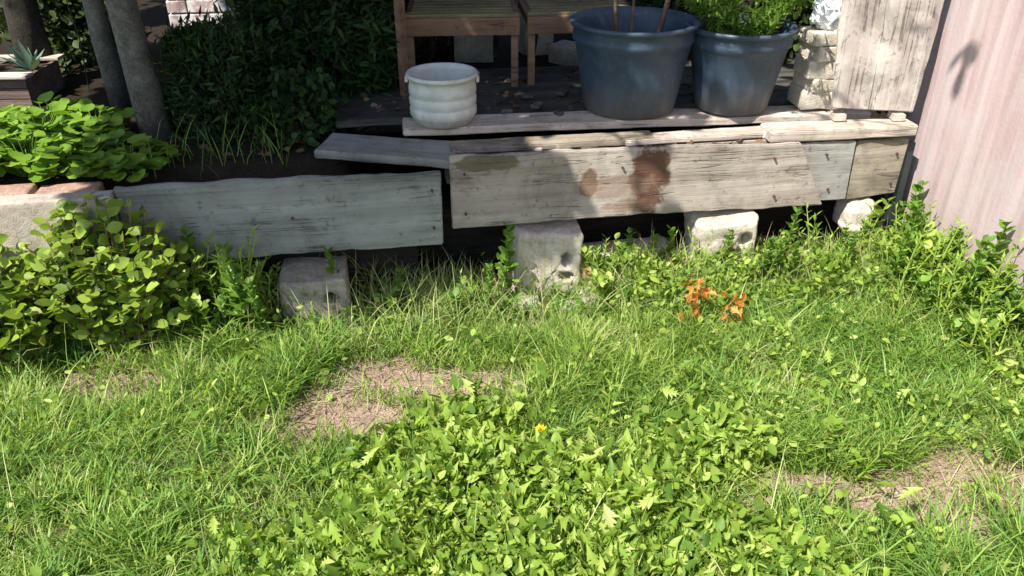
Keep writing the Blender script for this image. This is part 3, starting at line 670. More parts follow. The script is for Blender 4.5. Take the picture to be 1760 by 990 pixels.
for k, (x, y, n_) in enumerate(((-2.34, 3.53, 22), (-2.12, 3.55, 16))):
    n_ = n_
    a = RNG.uniform(0, 6.28, n_); el = RNG.uniform(0.3, 1.3, n_)
    d_ = np.stack([np.cos(a)*np.cos(el), np.sin(a)*np.cos(el), np.sin(el)], 1)
    o = link('spiky_plant', leaves('spiky_plant', np.zeros((n_,3)), d_, np.stack([-np.cos(a), -np.sin(a), np.ones(n_)], 1), RNG.uniform(0.09, 0.16, n_), 'narrow', 1.0), m_agave, loc=(x, y, 0.48+0.125))
    tag(o, ('larger grey green spiky plant in the wooden planter', 'smaller grey green spiky plant at the right end of the wooden planter')[k], 'plant')

# ------------------------------------------------------------------ trees
m_bark = rocky('grey_bark', (0.065,0.06,0.05), (0.145,0.14,0.12), (0.25,0.245,0.22), 13, bs=0.8, bd=0.01)
m_barkd = rocky('dark_bark', (0.02,0.018,0.014), (0.045,0.04,0.03), (0.08,0.07,0.055), 10, bs=0.8, bd=0.01)
m_crown = leafmat('tree_leaves', [(0,(0.03,0.07,0.012)),(0.5,(0.06,0.12,0.02)),(1,(0.10,0.17,0.035))], 3, trans=0.3)
SX = SUN.x/SUN.z; SY = SUN.y/SUN.z
def shade_prob(x, y):
    """crown shade wanted at (x, y, 0.5), shaping where unseen leaves stay: it leaves the lawn, the leafy bed and the wall side open"""
    s = (x-0.134)*math.cos(TA)+(y-2.66)*math.sin(TA); q = -(x-0.134)*math.sin(TA)+(y-2.66)*math.cos(TA)
    wob = (vnoise(x, y, 3.2, 21)-0.5)*0.30
    front = step((q+0.24+wob*0.9)/0.18)
    dap = step((vnoise(x, y, 10, 27)-0.50)/0.08)
    right = (1-step((s + 0.32 + wob*1.1)/0.22))
    right = np.maximum(right, 0.10*step((vnoise(x, y, 7, 29)-0.60)/0.08)*(1-step((s-0.35)/0.15)))
    right = np.maximum(right, 0.30*dap*step((q-0.22)/0.12)*(1-step((s-0.80+wob)/0.2)))
    right = np.maximum(right, 0.05*step((vnoise(x, y, 13, 28)-0.5)/0.1)*step((q-0.30)/0.1)*(1-step((s-1.5)/0.1)))
    right = np.maximum(right, 0.95*step((q-0.95+wob)/0.25)*(1-step((s-1.2)/0.3)))
    tt = np.clip(((s-1.58)*0.13-(q-0.28)*0.12)/(0.13**2+0.12**2), 0, 1)
    dl = np.hypot(s-1.58-0.13*tt, q-0.28+0.12*tt)
    wallsh = 0.06*step((0.04-dl)/0.012)
    right = np.maximum(right, wallsh)
    left = step((s+1.58+wob*0.4)/0.14)
    left = np.maximum(left, step((q-0.80+wob)/0.2))
    left2 = 1-0.9*step((-s-2.15)/0.2)*step((1.6-q)/0.3)
    hole = 1-step((1.25-np.sqrt(((x+1.95)/0.42)**2+((y-4.62)/0.5)**2))/0.2)
    deep = 0.96
    left2 = left2*hole
    return front*right*left*left2*deep
def tree(x, y, z0, h, r0, lean, label, m, targets, nleaf, seed, limb_from=1.75):
    rnd = random.Random(seed)
    r = empty('tree', (x, y, z0)); tag(r, label, 'tree')
    mb = MB(); pts = []; n = 12
    for k in range(n+1):
        t = k/n; pts.append(Vector((lean[0]*t*t+0.015*math.sin(k*1.7+seed), lean[1]*t*t+0.015*math.cos(k*2.1+seed), h*t-0.05*(k == 0))))
    mb.tube(pts, [r0*(1.18 if k == 0 else 1.0)*(1-0.6*k/n) for k in range(n+1)], 14, 0.05); mb.build('trunk', m, r, smooth=True)
    top = pts[-1]; P = []; 
    for tx, ty, tz, cr in targets:
        t0 = rnd.uniform(limb_from/h, 0.85); base = pts[int(t0*n)]; e = Vector((tx-x, ty-y, tz-z0))
        mid = base.lerp(e, 0.5)+Vector((0, 0, 0.15))
        mb = MB(); mb.tube([base, base.lerp(mid, 0.5)+Vector((0.03,0,0.05)), mid, mid.lerp(e, 0.6), e], [r0*0.38, r0*0.32, r0*0.26, r0*0.18, r0*0.08], 8, 0.06)
        for j in range(7):
            t = rnd.uniform(0.35, 1.0); b0 = base.lerp(mid, t*2) if t < 0.5 else mid.lerp(e, t*2-1)
            d = Vector((rnd.gauss(0,1), rnd.gauss(0,1), rnd.gauss(0,0.7))).normalized()*cr*rnd.uniform(0.5, 0.95)
            mb.tube([b0, b0+d*0.5+Vector((0,0,0.03)), b0+d], [r0*0.12, r0*0.08, r0*0.03], 5)
        mb.build('branch', m, r, smooth=True)
        # clumps of leaves round the branch end
        for j in range(16):
            c = e+Vector((rnd.gauss(0,1)*cr*0.55, rnd.gauss(0,1)*cr*0.55, rnd.gauss(0,1)*cr*0.38))
            P.append(np.array(c)+RNG.normal(size=(nleaf//(16*len(targets)), 3))*[cr*0.22, cr*0.22, cr*0.16])
    P = np.concatenate(P)
    X = P[:,0]+x; Y = P[:,1]+y; Z = P[:,2]+z0
    hh = Z-0.5
    pr = shade_prob(X-SX*hh, Y-SY*hh)
    keep = (RNG.random(len(P)) < pr) & (Z > 1.62)  # out-of-view leaves are kept only where their shadow is wanted
    P = P[keep]
    o = link('crown', leaves('crown', P, rdir(len(P), -0.2), rdir(len(P), 1.0), RNG.uniform(0.07, 0.12, len(P)), 'ovate'), m_crown, r)
    return r
tree(-1.40, 3.02, 0.47, 3.4, 0.058, (-0.02, -0.05), 'thicker grey trunked tree at the end of the leafy bed', m_bark,
     [(-2.3,1.2,2.9,0.4),(-1.9,1.25,2.9,0.4),(-1.5,1.3,2.9,0.4),(-1.1,1.35,2.9,0.4),(-0.75,1.5,2.9,0.4),(-2.1,1.7,2.9,0.5),(-1.4,1.7,2.9,0.5),(-0.8,1.9,2.9,0.5),(-0.3,1.8,2.9,0.45),(-0.4,2.3,3.0,0.5),(-1.2,2.3,3.1,0.55),(-1.8,2.4,3.2,0.6),(0.3,1.7,2.9,0.35)], 62000, 1)
tree(-1.70, 3.42, 0.47, 3.6, 0.044, (-0.10, 0.10), 'slimmer grey trunked tree left of the thicker one', m_bark,
     [(-1.9,3.4,3.3,0.6),(-1.3,3.6,3.6,0.6),(-2.4,3.0,3.4,0.6),(-1.0,3.3,3.0,0.55),(-2.6,2.3,3.2,0.5)], 18000, 2)
tree(-2.18, 3.72, 0.47, 3.8, 0.075, (0.05, -0.1), 'dark trunked tree farthest left, beside the wooden planter', m_barkd,
     [(-2.6,4.4,3.4,0.7),(-2.0,4.8,3.6,0.7),(-3.2,3.8,3.3,0.7),(-3.0,5.0,3.5,0.8),(-1.6,4.3,3.2,0.6)], 20000, 3)
tree(-1.20, 3.85, 0.47, 3.8, 0.06, (0.0, -0.1), 'dark trunked tree behind the evergreen shrubs', m_barkd,
     [(-1.2,4.6,3.2,0.7),(-0.6,4.3,3.2,0.7),(-1.6,5.4,3.5,0.8),(-0.5,5.2,3.4,0.8),(-0.4,3.6,3.0,0.6)], 22000, 4)
tree(0.35, 5.3, 0.47, 3.6, 0.09, (0.0, -0.1), 'dark trunked tree beyond the chairs', m_barkd,
     [(0.2,4.6,3.1,0.7),(0.9,4.9,3.2,0.7),(-0.1,5.4,3.4,0.7),(0.3,3.9,2.9,0.6),(0.9,5.8,3.4,0.7),(-0.2,3.3,2.8,0.5)], 24000, 5)

# ------------------------------------------------------------------ evergreen shrubs, hedge
m_ever = leafmat('evergreen', [(0,(0.008,0.022,0.008)),(0.5,(0.022,0.055,0.014)),(1,(0.05,0.10,0.02))], 6, trans=0.15, rough=0.55)
m_ever2 = leafmat('evergreen_olive', [(0,(0.015,0.028,0.008)),(0.5,(0.04,0.065,0.018)),(1,(0.08,0.11,0.03))], 6, trans=0.15, rough=0.55)
def shrub(x, y, rx, ry, h, n, label, m, seed, tpl='ovate', size=(0.03,0.055), name='evergreen_shrub', z0=0.48, cat='shrub', group=None):
    rnd = random.Random(seed)
    r = empty(name, (x, y, z0)); tag(r, label, cat, group)
    mb = MB(); ends = []
    nb = 16
    for k in range(nb):
        a = rnd.uniform(0, 6.28); rr = math.sqrt(rnd.random()); zt = h*rnd.uniform(0.45, 1.0)*(1-0.35*rr)
        e = Vector((rx*rr*math.cos(a), ry*rr*math.sin(a), zt)); ends.append(e)
        mb.tube([(0.02*math.cos(a), 0.02*math.sin(a), -0.02), e*0.45+Vector((0,0,0.04)), e], [0.010, 0.007, 0.003], 5)
    mb.build('stem', m_barkd, r)
    P = []
    ncl = 70
    for k in range(ncl):
        a = rnd.uniform(0, 6.28); u = rnd.uniform(0.05, 1.0); rad = (1-0.55*u*u)*rnd.uniform(0.45, 1.0)
        c = np.array([rx*rad*math.cos(a), ry*rad*math.sin(a), h*u])
        P.append(c+RNG.normal(size=(n//ncl, 3))*[rx*0.16, ry*0.16, h*0.06])
    P = np.concatenate(P); P[:,2] = np.abs(P[:,2])
    out = P-np.array([0,0,h*0.35]); out /= np.linalg.norm(out, axis=1, keepdims=True)
    link('foliage', leaves('foliage', P, out*0.6+rdir(len(P), 0.1)*0.8, rdir(len(P), 0.8)+out*0.6, RNG.uniform(*size, len(P)), tpl), m, r)
    return r
shrub(-1.12, 3.12, 0.26, 0.22, 0.38, 9000, 'dark evergreen shrub right beside the thicker grey trunk', m_ever, 1, 'narrow', (0.03,0.06))
shrub(-0.86, 3.50, 0.34, 0.28, 1.0, 20000, 'dense dark evergreen shrub left of the chairs', m_ever, 2, 'narrow', (0.04,0.08))
shrub(-0.75, 4.35, 0.50, 0.35, 1.15, 16000, 'broad olive dark evergreen behind the dense one', m_ever2, 3, 'narrow', (0.04,0.08))
shrub(-2.25, 4.15, 0.30, 0.25, 0.6, 4000, 'low dark shrub between the slimmer trunk and the planter', m_ever2, 4)
shrub(0.75, 4.6, 0.5, 0.35, 1.2, 8000, 'dark green shrub behind the two plant pots', m_ever, 5)
shrub(1.65, 4.1, 0.42, 0.35, 1.4, 8000, 'tall dark shrub added to darken the gap between plywood and pink wall', m_ever2, 6)  # added so the slit beside the plywood stays dark
shrub(-0.80, 2.98, 0.14, 0.12, 0.26, 1200, 'small dark low shrub at the left end of the deck', m_ever, 7, size=(0.02,0.04))
HX = [(-6.5,8.2),(-5.2,8.6),(-3.9,8.4),(-2.6,8.8),(-1.3,8.5),(0.0,8.7),(1.3,8.4),(2.6,8.8),(3.9,8.5)]
hedge0 = None
for k, (x, y) in enumerate(HX):
    if k < 2:
        hedge0 = shrub(x, y, 0.85, 0.6, 2.0, 9000, 'dark bushy shrub in the hedge far behind the trees', m_ever2, 20+k, size=(0.05,0.09), name='hedge_shrub', group='hedge shrubs behind the trees', z0=0.45)
    else:
        c_ = copy_tree(hedge0); c_.location = (x, y, 0.45); c_.rotation_euler.z = k*1.3

# ------------------------------------------------------------------ leafy bed plants, left
m_leafy = leafmat('bright_round_leaves', [(0,(0.08,0.17,0.02)),(0.5,(0.19,0.33,0.035)),(1,(0.32,0.46,0.08))], 9, trans=0.35)
def rosette(name, loc, n, spread, h, size, m, tpl, label, cat, group=None, seed=0, stem_m=None):
    r = empty(name, loc); tag(r, label, cat, group)
    a = RNG.uniform(0, 6.28, n); rr = np.sqrt(RNG.random(n))*spread; zz = h*(0.35+0.65*RNG.random(n))*(1-0.35*(rr/spread)**2)
    P = np.stack([rr*np.cos(a), rr*np.sin(a), zz], 1)
    mb = MB()
    for k in range(n): mb.tube([(P[k,0]*0.25, P[k,1]*0.25, -0.01), (P[k,0]*0.7, P[k,1]*0.7, P[k,2]*0.75), tuple(P[k])], [0.0022, 0.0018, 0.0014], 4)
    mb.build('stem', stem_m or m, r)
    D = np.stack([np.cos(a), np.sin(a), RNG.uniform(-0.35, 0.35, n)], 1)
    link('foliage', leaves('foliage', P, D, rdir(n, 1.6, 0.7), RNG.uniform(*size, n), tpl), m, r)
    return r
bedp = []
for k, (x, y) in enumerate(((-1.88,2.62),(-1.70,2.66),(-1.52,2.66),(-1.35,2.68),(-1.95,2.82),(-1.76,2.86),(-1.57,2.84),(-2.0,3.02),(-1.82,3.05),(-2.15,2.7),(-1.62,3.0))):
    lab = 'round leaved bright green plant in the leafy bed behind the kerb bricks'
    g = 'round leaved plants in the leafy bed'
    if k < 4: bedp.append(rosette('bed_plant', (x, y, 0.49), 85, 0.135, (0.11,0.14,0.10,0.09)[k], (0.035,0.07), m_leafy, 'round', lab, 'plant', g))
    else:
        c_ = copy_tree(bedp[k % 4]); c_.location = (x, y, 0.49); c_.rotation_euler.z = k*1.7; c_.scale = (1, 1, 1+0.08*(k % 3))

# ------------------------------------------------------------------ big leafy bush in front, left
m_bush = leafmat('bush_leaves', [(0,(0.06,0.10,0.018)),(0.3,(0.14,0.21,0.03)),(0.62,(0.26,0.37,0.05)),(0.85,(0.38,0.50,0.12)),(0.94,(0.30,0.15,0.14)),(1,(0.34,0.26,0.16))], 4, trans=0.35, rough=0.4, mixn=0.35)
def bush(x, y, rx, ry, h, n, label, seed, size=(0.03,0.06)):
    rnd = random.Random(seed); r = empty('leafy_bush', (x, y, float(gz(x, y)))); tag(r, label, 'bush')
    mb = MB(); P = []; D = []
    for k in range(n):
        a = rnd.uniform(0, 6.28); rr = math.sqrt(rnd.random()); top = h*(1-0.5*rr*rr)*rnd.uniform(0.55, 1.05)
        e = Vector((rx*rr*math.cos(a), ry*rr*math.sin(a), top)); b0 = Vector((e.x*0.35, e.y*0.35, -0.02)); m_ = b0.lerp(e, 0.55)+Vector((0,0,0.04))
        mb.tube([b0, m_, e], [0.004, 0.003, 0.0015], 4)
        for j in range(14):
            t = 0.25+0.75*j/13; p = b0.lerp(m_, t/0.55) if t < 0.55 else m_.lerp(e, (t-0.55)/0.45)
            aa = j*2.4+k; P.append(p); D.append((math.cos(aa), math.sin(aa), rnd.uniform(-0.1, 0.6)))
    mb.build('stem', m_bark_b, r)
    n_ = len(P)
    link('foliage', leaves('foliage', [tuple(p) for p in P], D, rdir(n_, 1.0, 1.0)+np.array([-0.2,-0.3,0.0]), RNG.uniform(*size, n_), 'ovate', 1.0), m_bush, r)
bush(-1.32, 2.29, 0.33, 0.17, 0.56, 170, 'leafy green bush in front of the kerb and left board', 5)
bush(-1.68, 2.22, 0.25, 0.18, 0.46, 100, 'olive leafy bush at the left edge of the lawn', 6)

# ------------------------------------------------------------------ grass
def grass(name, x, y, h, w, m, label, bend=(0.2, 1.0), wild=0.0, cat='grass', kind='stuff', z=None):
    n = len(x); z = gz(x, y) if z is None else z
    a = RNG.uniform(0, 2*np.pi, n); fa = a+np.pi/2+RNG.normal(size=n)*0.7
    bd = RNG.uniform(*bend, n)
    tl = RNG.uniform(0, 0.35+wild, n)
    T_ = np.array([0, 0.4, 0.75, 1.0]); W = np.array([0.8, 1.0, 0.7, 0.0])
    V = np.zeros((n, 7, 3))
    for k, t in enumerate(T_):
        hor = (tl*t + bd*t*t*0.8)*h; ver = h*(t-0.28*bd*t*t*t)
        c = np.stack([x+np.cos(a)*hor, y+np.sin(a)*hor, z-0.004+ver], 1)
        off = np.stack([np.cos(fa), np.sin(fa), np.zeros(n)], 1)*(w*W[k]*0.5)[:, None]
        if k < 3: V[:, 2*k] = c-off; V[:, 2*k+1] = c+off
        else: V[:, 6] = c
    o_ = (np.arange(n)*7)[:, None]
    Q = np.concatenate([o_+np.array([[0,1,3,2]]), o_+np.array([[2,3,5,4]])]); Tt = o_+np.array([[4,5,6]])
    ob = link(name, np_mesh(name, V.reshape(-1,3), [Q, Tt]), m)
    return tag(ob, label, cat, kind=kind)
m_grass = leafmat('grass_blades', [(0,(0.045,0.11,0.02)),(0.3,(0.12,0.235,0.035)),(0.55,(0.24,0.37,0.06)),(0.78,(0.38,0.48,0.12)),(0.88,(0.48,0.45,0.25)),(1,(0.62,0.54,0.40))], 2.5, trans=0.35, rough=0.45, mixn=0.35)
m_wl = leafmat('pale_weed_leaves', [(0,(0.08,0.15,0.025)),(0.4,(0.20,0.31,0.045)),(0.8,(0.36,0.48,0.09)),(1,(0.50,0.54,0.22))], 5, trans=0.4, mixn=0.3)
m_wisp = leafmat('wispy_stalks', [(0,(0.14,0.24,0.05)),(0.5,(0.32,0.42,0.12)),(0.8,(0.48,0.50,0.24)),(1,(0.62,0.58,0.38))], 3.5, trans=0.3, rough=0.5, mixn=0.3)
m_tuft = leafmat('tuft_blades', [(0,(0.05,0.14,0.03)),(0.5,(0.15,0.29,0.055)),(0.88,(0.32,0.46,0.11)),(1,(0.52,0.47,0.28))], 3.5, trans=0.35, rough=0.4, mixn=0.4)
m_dry = leafmat('dry_grass', [(0,(0.22,0.16,0.10)),(0.5,(0.40,0.32,0.21)),(1,(0.58,0.50,0.37))], 5, trans=0.2, rough=0.7)
def in_house(x, y):
    s = (x-0.134)*math.cos(TA)+(y-2.66)*math.sin(TA); q = -(x-0.134)*math.sin(TA)+(y-2.66)*math.cos(TA)
    return (s > WS-0.01) & (q < 0.3), s, q
n = 260000
x = RNG.uniform(-2.1, 2.1, n); y = 1.02+RNG.random(n)*1.75
vis = np.abs(x) < 0.35+0.72*y+0.1
ih, s, q = in_house(x, y)
dens = 0.35+0.65*step((vnoise(x, y, 4, 31)-0.2)/0.4)
dens = dens*(1-bare(x, y)*(0.80+0.2*vnoise(x, y, 12, 71)))*(1-0.82*weedy(x, y))
dens = dens*np.where(q > -0.02, 0.25, 1.0)
keep = vis & ~ih & (q < 0.12) & (RNG.random(n) < dens)
x = x[keep]; y = y[keep]; q = q[keep]; s = s[keep]
h = RNG.uniform(0.03, 0.105, len(x))*(0.55+0.6*vnoise(x, y, 3.5, 33)+0.75*vnoise(x, y, 14, 34)**1.5)
h *= 1+0.8*step((q+0.30)/0.3)*vnoise(x, y, 6, 35) + 0.35*step((s-0.4)/0.8)*step((q+0.9)/0.5)
for bs_, bw_ in ((-0.86, 0.17), (0.0, 0.2), (0.70, 0.16), (0.3, 0.15)): h *= 1-0.65*step((bw_+0.04-np.abs(s-bs_))/0.06)*step((q+0.36)/0.1)
h *= 1-0.45*bare(x, y)
grass('grass', x, y, h, RNG.uniform(0.0022, 0.0048, len(x)), m_grass, 'rough sunlit lawn grass in front of the boards')
# coarser lawn outside the picture
n = 60000
x = RNG.uniform(-6, 5, n); y = RNG.uniform(-3, 2.5, n); ih, s, q = in_house(x, y)
out = ~((np.abs(x) < 0.45+0.72*y) & (y > 1.02)) & ~ih & (q < 0.1)
x = x[out]; y = y[out]
grass('grass', x, y, RNG.uniform(0.05, 0.12, len(x)), RNG.uniform(0.005, 0.009, len(x)), m_grass, 'lawn grass continuing outside the picture')
nc = 900
cx = RNG.uniform(-2.0, 2.0, nc); cy = 1.02+RNG.random(nc)*1.62
ih, s, q = in_house(cx, cy)
k = ~ih & (q < -0.04) & (RNG.random(nc) < (1-bare(cx, cy))**3*(1-0.8*weedy(cx, cy))*(0.35+0.65*(vnoise(cx, cy, 3, 51) > 0.45)))
cx = cx[k]; cy = cy[k]; s = s[k]; nc = len(cx); nb_ = 30
hh_ = np.repeat(RNG.uniform(0.05, 0.15, nc)*(1+0.35*step((s+0.2)/0.8)), nb_)
x = np.repeat(cx, nb_)+RNG.normal(size=nc*nb_)*0.016; y = np.repeat(cy, nb_)+RNG.normal(size=nc*nb_)*0.016
grass('grass', x, y, hh_*RNG.uniform(0.5, 1.1, nc*nb_), RNG.uniform(0.003, 0.0065, nc*nb_), m_tuft, 'taller broad bladed grass tufts scattered over the lawn', bend=(0.3, 1.3), wild=0.25)
n = 2600
x = RNG.uniform(-2.0, 1.9, n); y = 1.02+RNG.random(n)*1.62; ih, s, q = in_house(x, y)
k = ~ih & (q < -0.02) & (RNG.random(n) < (0.35+0.65*step((q+0.6)/0.5))*(1-bare(x, y))); x = x[k]; y = y[k]; q = q[k]
grass('grass', x, y, RNG.uniform(0.12, 0.24, len(x))*(1+0.25*step((q+0.5)/0.4)), RNG.uniform(0.0018, 0.0035, len(x)), m_wisp, 'tall wispy grass stalks standing above the lawn', bend=(0.1, 1.0), wild=0.1)
n = 5200
s = RNG.uniform(-0.7, 1.50, n); q = -0.03-np.abs(RNG.normal(size=n))*0.16
k = (s > 0.2) | (RNG.random(n) < 0.35); s = s[k]; q = q[k]
for bs_, bw_ in ((-0.84, 0.15), (0.0, 0.16), (0.70, 0.13)):
    k = ~((np.abs(s-bs_) < bw_) & (q > -0.22)); s = s[k]; q = q[k]
x = 0.134+s*math.cos(TA)-q*math.sin(TA); y = 2.66+s*math.sin(TA)+q*math.cos(TA)
grass('grass', x, y, RNG.uniform(0.09, 0.22, len(x)), RNG.uniform(0.002, 0.0045, len(x)), m_wisp, 'pale wispy grass standing in a band below the boards', bend=(0.1, 1.1), wild=0.15)
n = 9000
s = RNG.uniform(0.25, 1.50, n); q = -0.02-np.abs(RNG.normal(size=n))*0.17
k = ~((np.abs(s-0.70) < 0.12) & (q > -0.15)); s = s[k]; q = q[k]
x = 0.134+s*math.cos(TA)-q*math.sin(TA); y = 2.66+s*math.sin(TA)+q*math.cos(TA)
P_ = np.stack([x, y, gz(x, y)+RNG.random(len(x))*0.17*(0.4+vnoise(x, y, 7, 77))], 1)
tag(link('ground_cover', leaves('ground_cover', P_, rdir(len(x), 0.5), rdir(len(x), 0.6), RNG.uniform(0.015, 0.034, len(x)), 'ovate', RNG.uniform(0.45, 0.9, len(x))), m_wl), 'tangle of small pale leaves below the boards at the right', 'weeds', kind='stuff')
# crumbs of soil on the bare patches
n = 26000
x = RNG.uniform(-1.8, 1.6, n); y = RNG.uniform(1.2, 2.6, n); k = RNG.random(n) < bare(x, y); x = x[k]; y = y[k]; n = len(x)
oc = np.array([[1,0,0],[-1,0,0],[0,1,0],[0,-1,0],[0,0,1],[0,0,-1]], float); of = np.array([[0,2,4],[2,1,4],[1,3,4],[3,0,4],[2,0,5],[1,2,5],[3,1,5],[0,3,5]])
sz_ = (0.0015+0.006*RNG.random(n)**3)[:, None, None]
Vc = np.stack([x, y, gz(x, y)+0.001], 1)[:, None, :]+oc[None]*sz_*RNG.uniform(0.5, 1.3, (n, 6, 1))*np.array([1,1,0.7])
tag(link('soil_crumbs', np_mesh('soil_crumbs', Vc.reshape(-1,3), [(of[None]+(np.arange(n)*6)[:,None,None]).reshape(-1,3)]), leafmat('crumbs', [(0,(0.16,0.10,0.08)),(0.6,(0.38,0.27,0.22)),(1,(0.60,0.50,0.43))], 5, trans=0.0, rough=0.95, spec=0.1)), 'small crumbs of soil and grit on the bare patches', 'soil crumbs', kind='stuff')
# dry straw: lying bits on the bare patches and thin standing stalks by the boards
n = 24000
x = RNG.uniform(-2.0, 2.0, n); y = 1.05+RNG.random(n)*1.65; ih, s, q = in_house(x, y)
pr = 0.10+0.28*bare(x, y)
k = ~ih & (RNG.random(n) < pr) & (q < 0.1); x = x[k]; y = y[k]
grass('dry_grass', x, y, RNG.uniform(0.02, 0.07, len(x)), RNG.uniform(0.0015, 0.0035, len(x)), m_dry, 'flattened straw coloured dead grass on the bare patches', bend=(1.2, 2.6), wild=1.5)
n = 420
s = RNG.uniform(-1.2, 1.55, n); q = -np.abs(RNG.normal(size=n))*0.13-0.0
x = 0.134+s*math.cos(TA)-q*math.sin(TA); y = 2.66+s*math.sin(TA)+q*math.cos(TA)
grass('dry_grass', x, y, RNG.uniform(0.12, 0.30, n), RNG.uniform(0.0018, 0.003, n), m_dry, 'thin pale dead grass stalks standing at the foot of the boards', bend=(0.0, 0.4))
# grass in shade under and beside the shrubs on the terrace edge
n = 90
x = RNG.uniform(-1.35, -0.8, n); y = 2.60+RNG.random(n)*0.3
grass('grass', x, y, RNG.uniform(0.05, 0.2, n), RNG.uniform(0.002, 0.004, n), m_grass, 'shaded tufts of grass behind the long grey board', bend=(0.1, 0.8))

# ------------------------------------------------------------------ low broad-leaved ground cover (nobody could count it)
m_weed = leafmat('weed_leaves', [(0,(0.04,0.10,0.015)),(0.25,(0.15,0.26,0.04)),(0.55,(0.30,0.43,0.065)),(0.85,(0.45,0.56,0.15)),(0.97,(0.52,0.56,0.24)),(1,(0.48,0.38,0.18))], 6, trans=0.4, rough=0.42, mixn=0.25)
def cover(name, x, y, hgt, size, tpl, m, label, per=1, flat=1.2, wr=(0.55, 1.05)):
    n = len(x); z = gz(x, y); P = np.stack([x, y, z+hgt], 1)
    D = rdir(n, 0.15, 1.0); D[:, 2] = np.clip(D[:, 2], -0.4, 0.9)
    return tag(link(name, leaves(name, P, D, rdir(n, flat, 0.8), size, tpl, RNG.uniform(*wr, n)), m), label, 'weeds', kind='stuff')
n = 60000
x = RNG.uniform(-0.9, 1.1, n); y = RNG.uniform(1.0, 2.1, n)
k = RNG.random(n) < weedy(x, y)*(1-0.8*bare(x, y))*(0.30+0.60*step((vnoise(x, y, 9, 44)-0.35)/0.3)); x = x[k]; y = y[k]
hg = (0.35+0.65*RNG.random(len(x)))*(0.05+0.13*vnoise(x, y, 9, 45)**1.5)
cover('ground_cover', x, y, hg, RNG.uniform(0.014, 0.042, len(x))*(0.75+0.6*(y-1.0)), 'ovate', m_weed, 'dense bright green small leaved weeds in the foreground', flat=0.45)
n = 42000
x = RNG.uniform(-2, 2, n); y = RNG.uniform(1.05, 2.75, n); ih, s, q = in_house(x, y)
pr = (0.12+0.75*step((s+0.0)/0.6)*step((q+1.3)/0.5)*(0.4+0.6*step((vnoise(x, y, 6, 48)-0.35)/0.2))+0.25*step((vnoise(x, y, 3, 46)-0.55)/0.2))*(1-bare(x, y))
k = ~ih & (RNG.random(n) < pr) & (q < 0.0); x = x[k]; y = y[k]; q = q[k]
cover('ground_cover', x, y, RNG.random(len(x))*(0.045+0.10*vnoise(x, y, 8, 47))*(1+0.8*step((q+0.4)/0.3)), RNG.uniform(0.012, 0.034, len(x)), 'ovate', m_weed, 'scattered small leaved weeds growing through the lawn grass', flat=0.6)
n = 32000
x = RNG.uniform(-0.9, 1.2, n); y = RNG.uniform(1.0, 2.1, n)
k = RNG.random(n) < (0.95*weedy(x, y)+0.015)*(1-0.8*bare(x, y))*(0.2+0.8*step((vnoise(x, y, 8, 64)-0.3)/0.3)); x = x[k]; y = y[k]
cover('ground_cover', x, y, (0.3+0.7*RNG.random(len(x)))*(0.04+0.11*vnoise(x, y, 9, 45)), RNG.uniform(0.035, 0.078, len(x)), 'lobed', m_weed, 'jagged edged weed leaves mixed into the foreground patch', flat=0.5, wr=(0.5, 1.05))
# clover-like leaves at the bottom
n = 14000
x = RNG.uniform(-0.65, 0.75, n); y = RNG.uniform(1.02, 1.42, n)
k = RNG.random(n) < weedy(x, y)*(1-0.8*bare(x, y)); x = x[k]; y = y[k]
m_clo = leafmat('clover_leaves', [(0,(0.06,0.13,0.02)),(0.5,(0.15,0.27,0.04)),(1,(0.27,0.42,0.08))], 5, trans=0.3, rough=0.45)
cover('ground_cover', x, y, RNG.uniform(0.02, 0.07, len(x)), RNG.uniform(0.010, 0.019, len(x)), 'round', m_clo, 'clover like round leaves at the bottom of the picture', flat=2.0)

# ------------------------------------------------------------------ individual weeds
def up_weed(h, nl, size, m, tpl='ovate', seed=0, name='tall_weed', stems=1):
    rnd = random.Random(seed); r = empty(name); mb = MB(); P = []; D = []
    for st in range(stems):
        a0 = rnd.uniform(0, 6.28); ln_ = rnd.uniform(0.05, 0.3)*(1 if stems > 1 else 0.5); hh = h*rnd.uniform(0.7, 1.0)
        pts = [Vector((math.cos(a0)*ln_*hh*t*t, math.sin(a0)*ln_*hh*t*t, hh*t-0.01)) for t in (0, 0.25, 0.5, 0.75, 1.0)]
        mb.tube(pts, [0.0032, 0.003, 0.0025, 0.002, 0.001], 5)
        for j in range(nl):
            t = 0.08+0.92*j/(nl-1); i0 = min(3, int(t*4)); p = pts[i0].lerp(pts[i0+1], t*4-i0)
            aa = a0+j*2.4; P.append(tuple(p)); D.append((math.cos(aa), math.sin(aa), 0.25+0.8*t))
    mb.build('stem', m, r)
    n_ = len(P); sz = np.array([rnd.uniform(*size)*(1.1-0.5*((j % nl)/nl)) for j in range(n_)])
    link('foliage', leaves('foliage', P, D, rdir(n_, 1.5, 0.4), sz, tpl), m, r)
    return r
def dandelion(nl, size, m, seed=0):
    r = empty('broadleaf_weed'); a = np.arange(nl)*2.4+RNG.normal(size=nl)*0.3; el = RNG.uniform(0.15, 1.0, nl)
    D = np.stack([np.cos(a)*np.cos(el), np.sin(a)*np.cos(el), np.sin(el)], 1)
    P = np.stack([0.012*np.cos(a), 0.012*np.sin(a), np.full(nl, 0.005)], 1)
    link('foliage', leaves('foliage', P, D, np.stack([-np.cos(a)*np.sin(el), -np.sin(a)*np.sin(el), np.cos(el)+0.2], 1)+RNG.normal(size=(nl,3))*0.15, RNG.uniform(*size, nl), 'lobed' if seed != 2 else 'ovate', 0.85 if seed != 2 else 0.55), m, r)
    mb = MB(); mb.tube([(0,0,-0.02), (0,0,0.012)], [0.006, 0.008], 6); mb.build('root_collar', m, r)
    return r
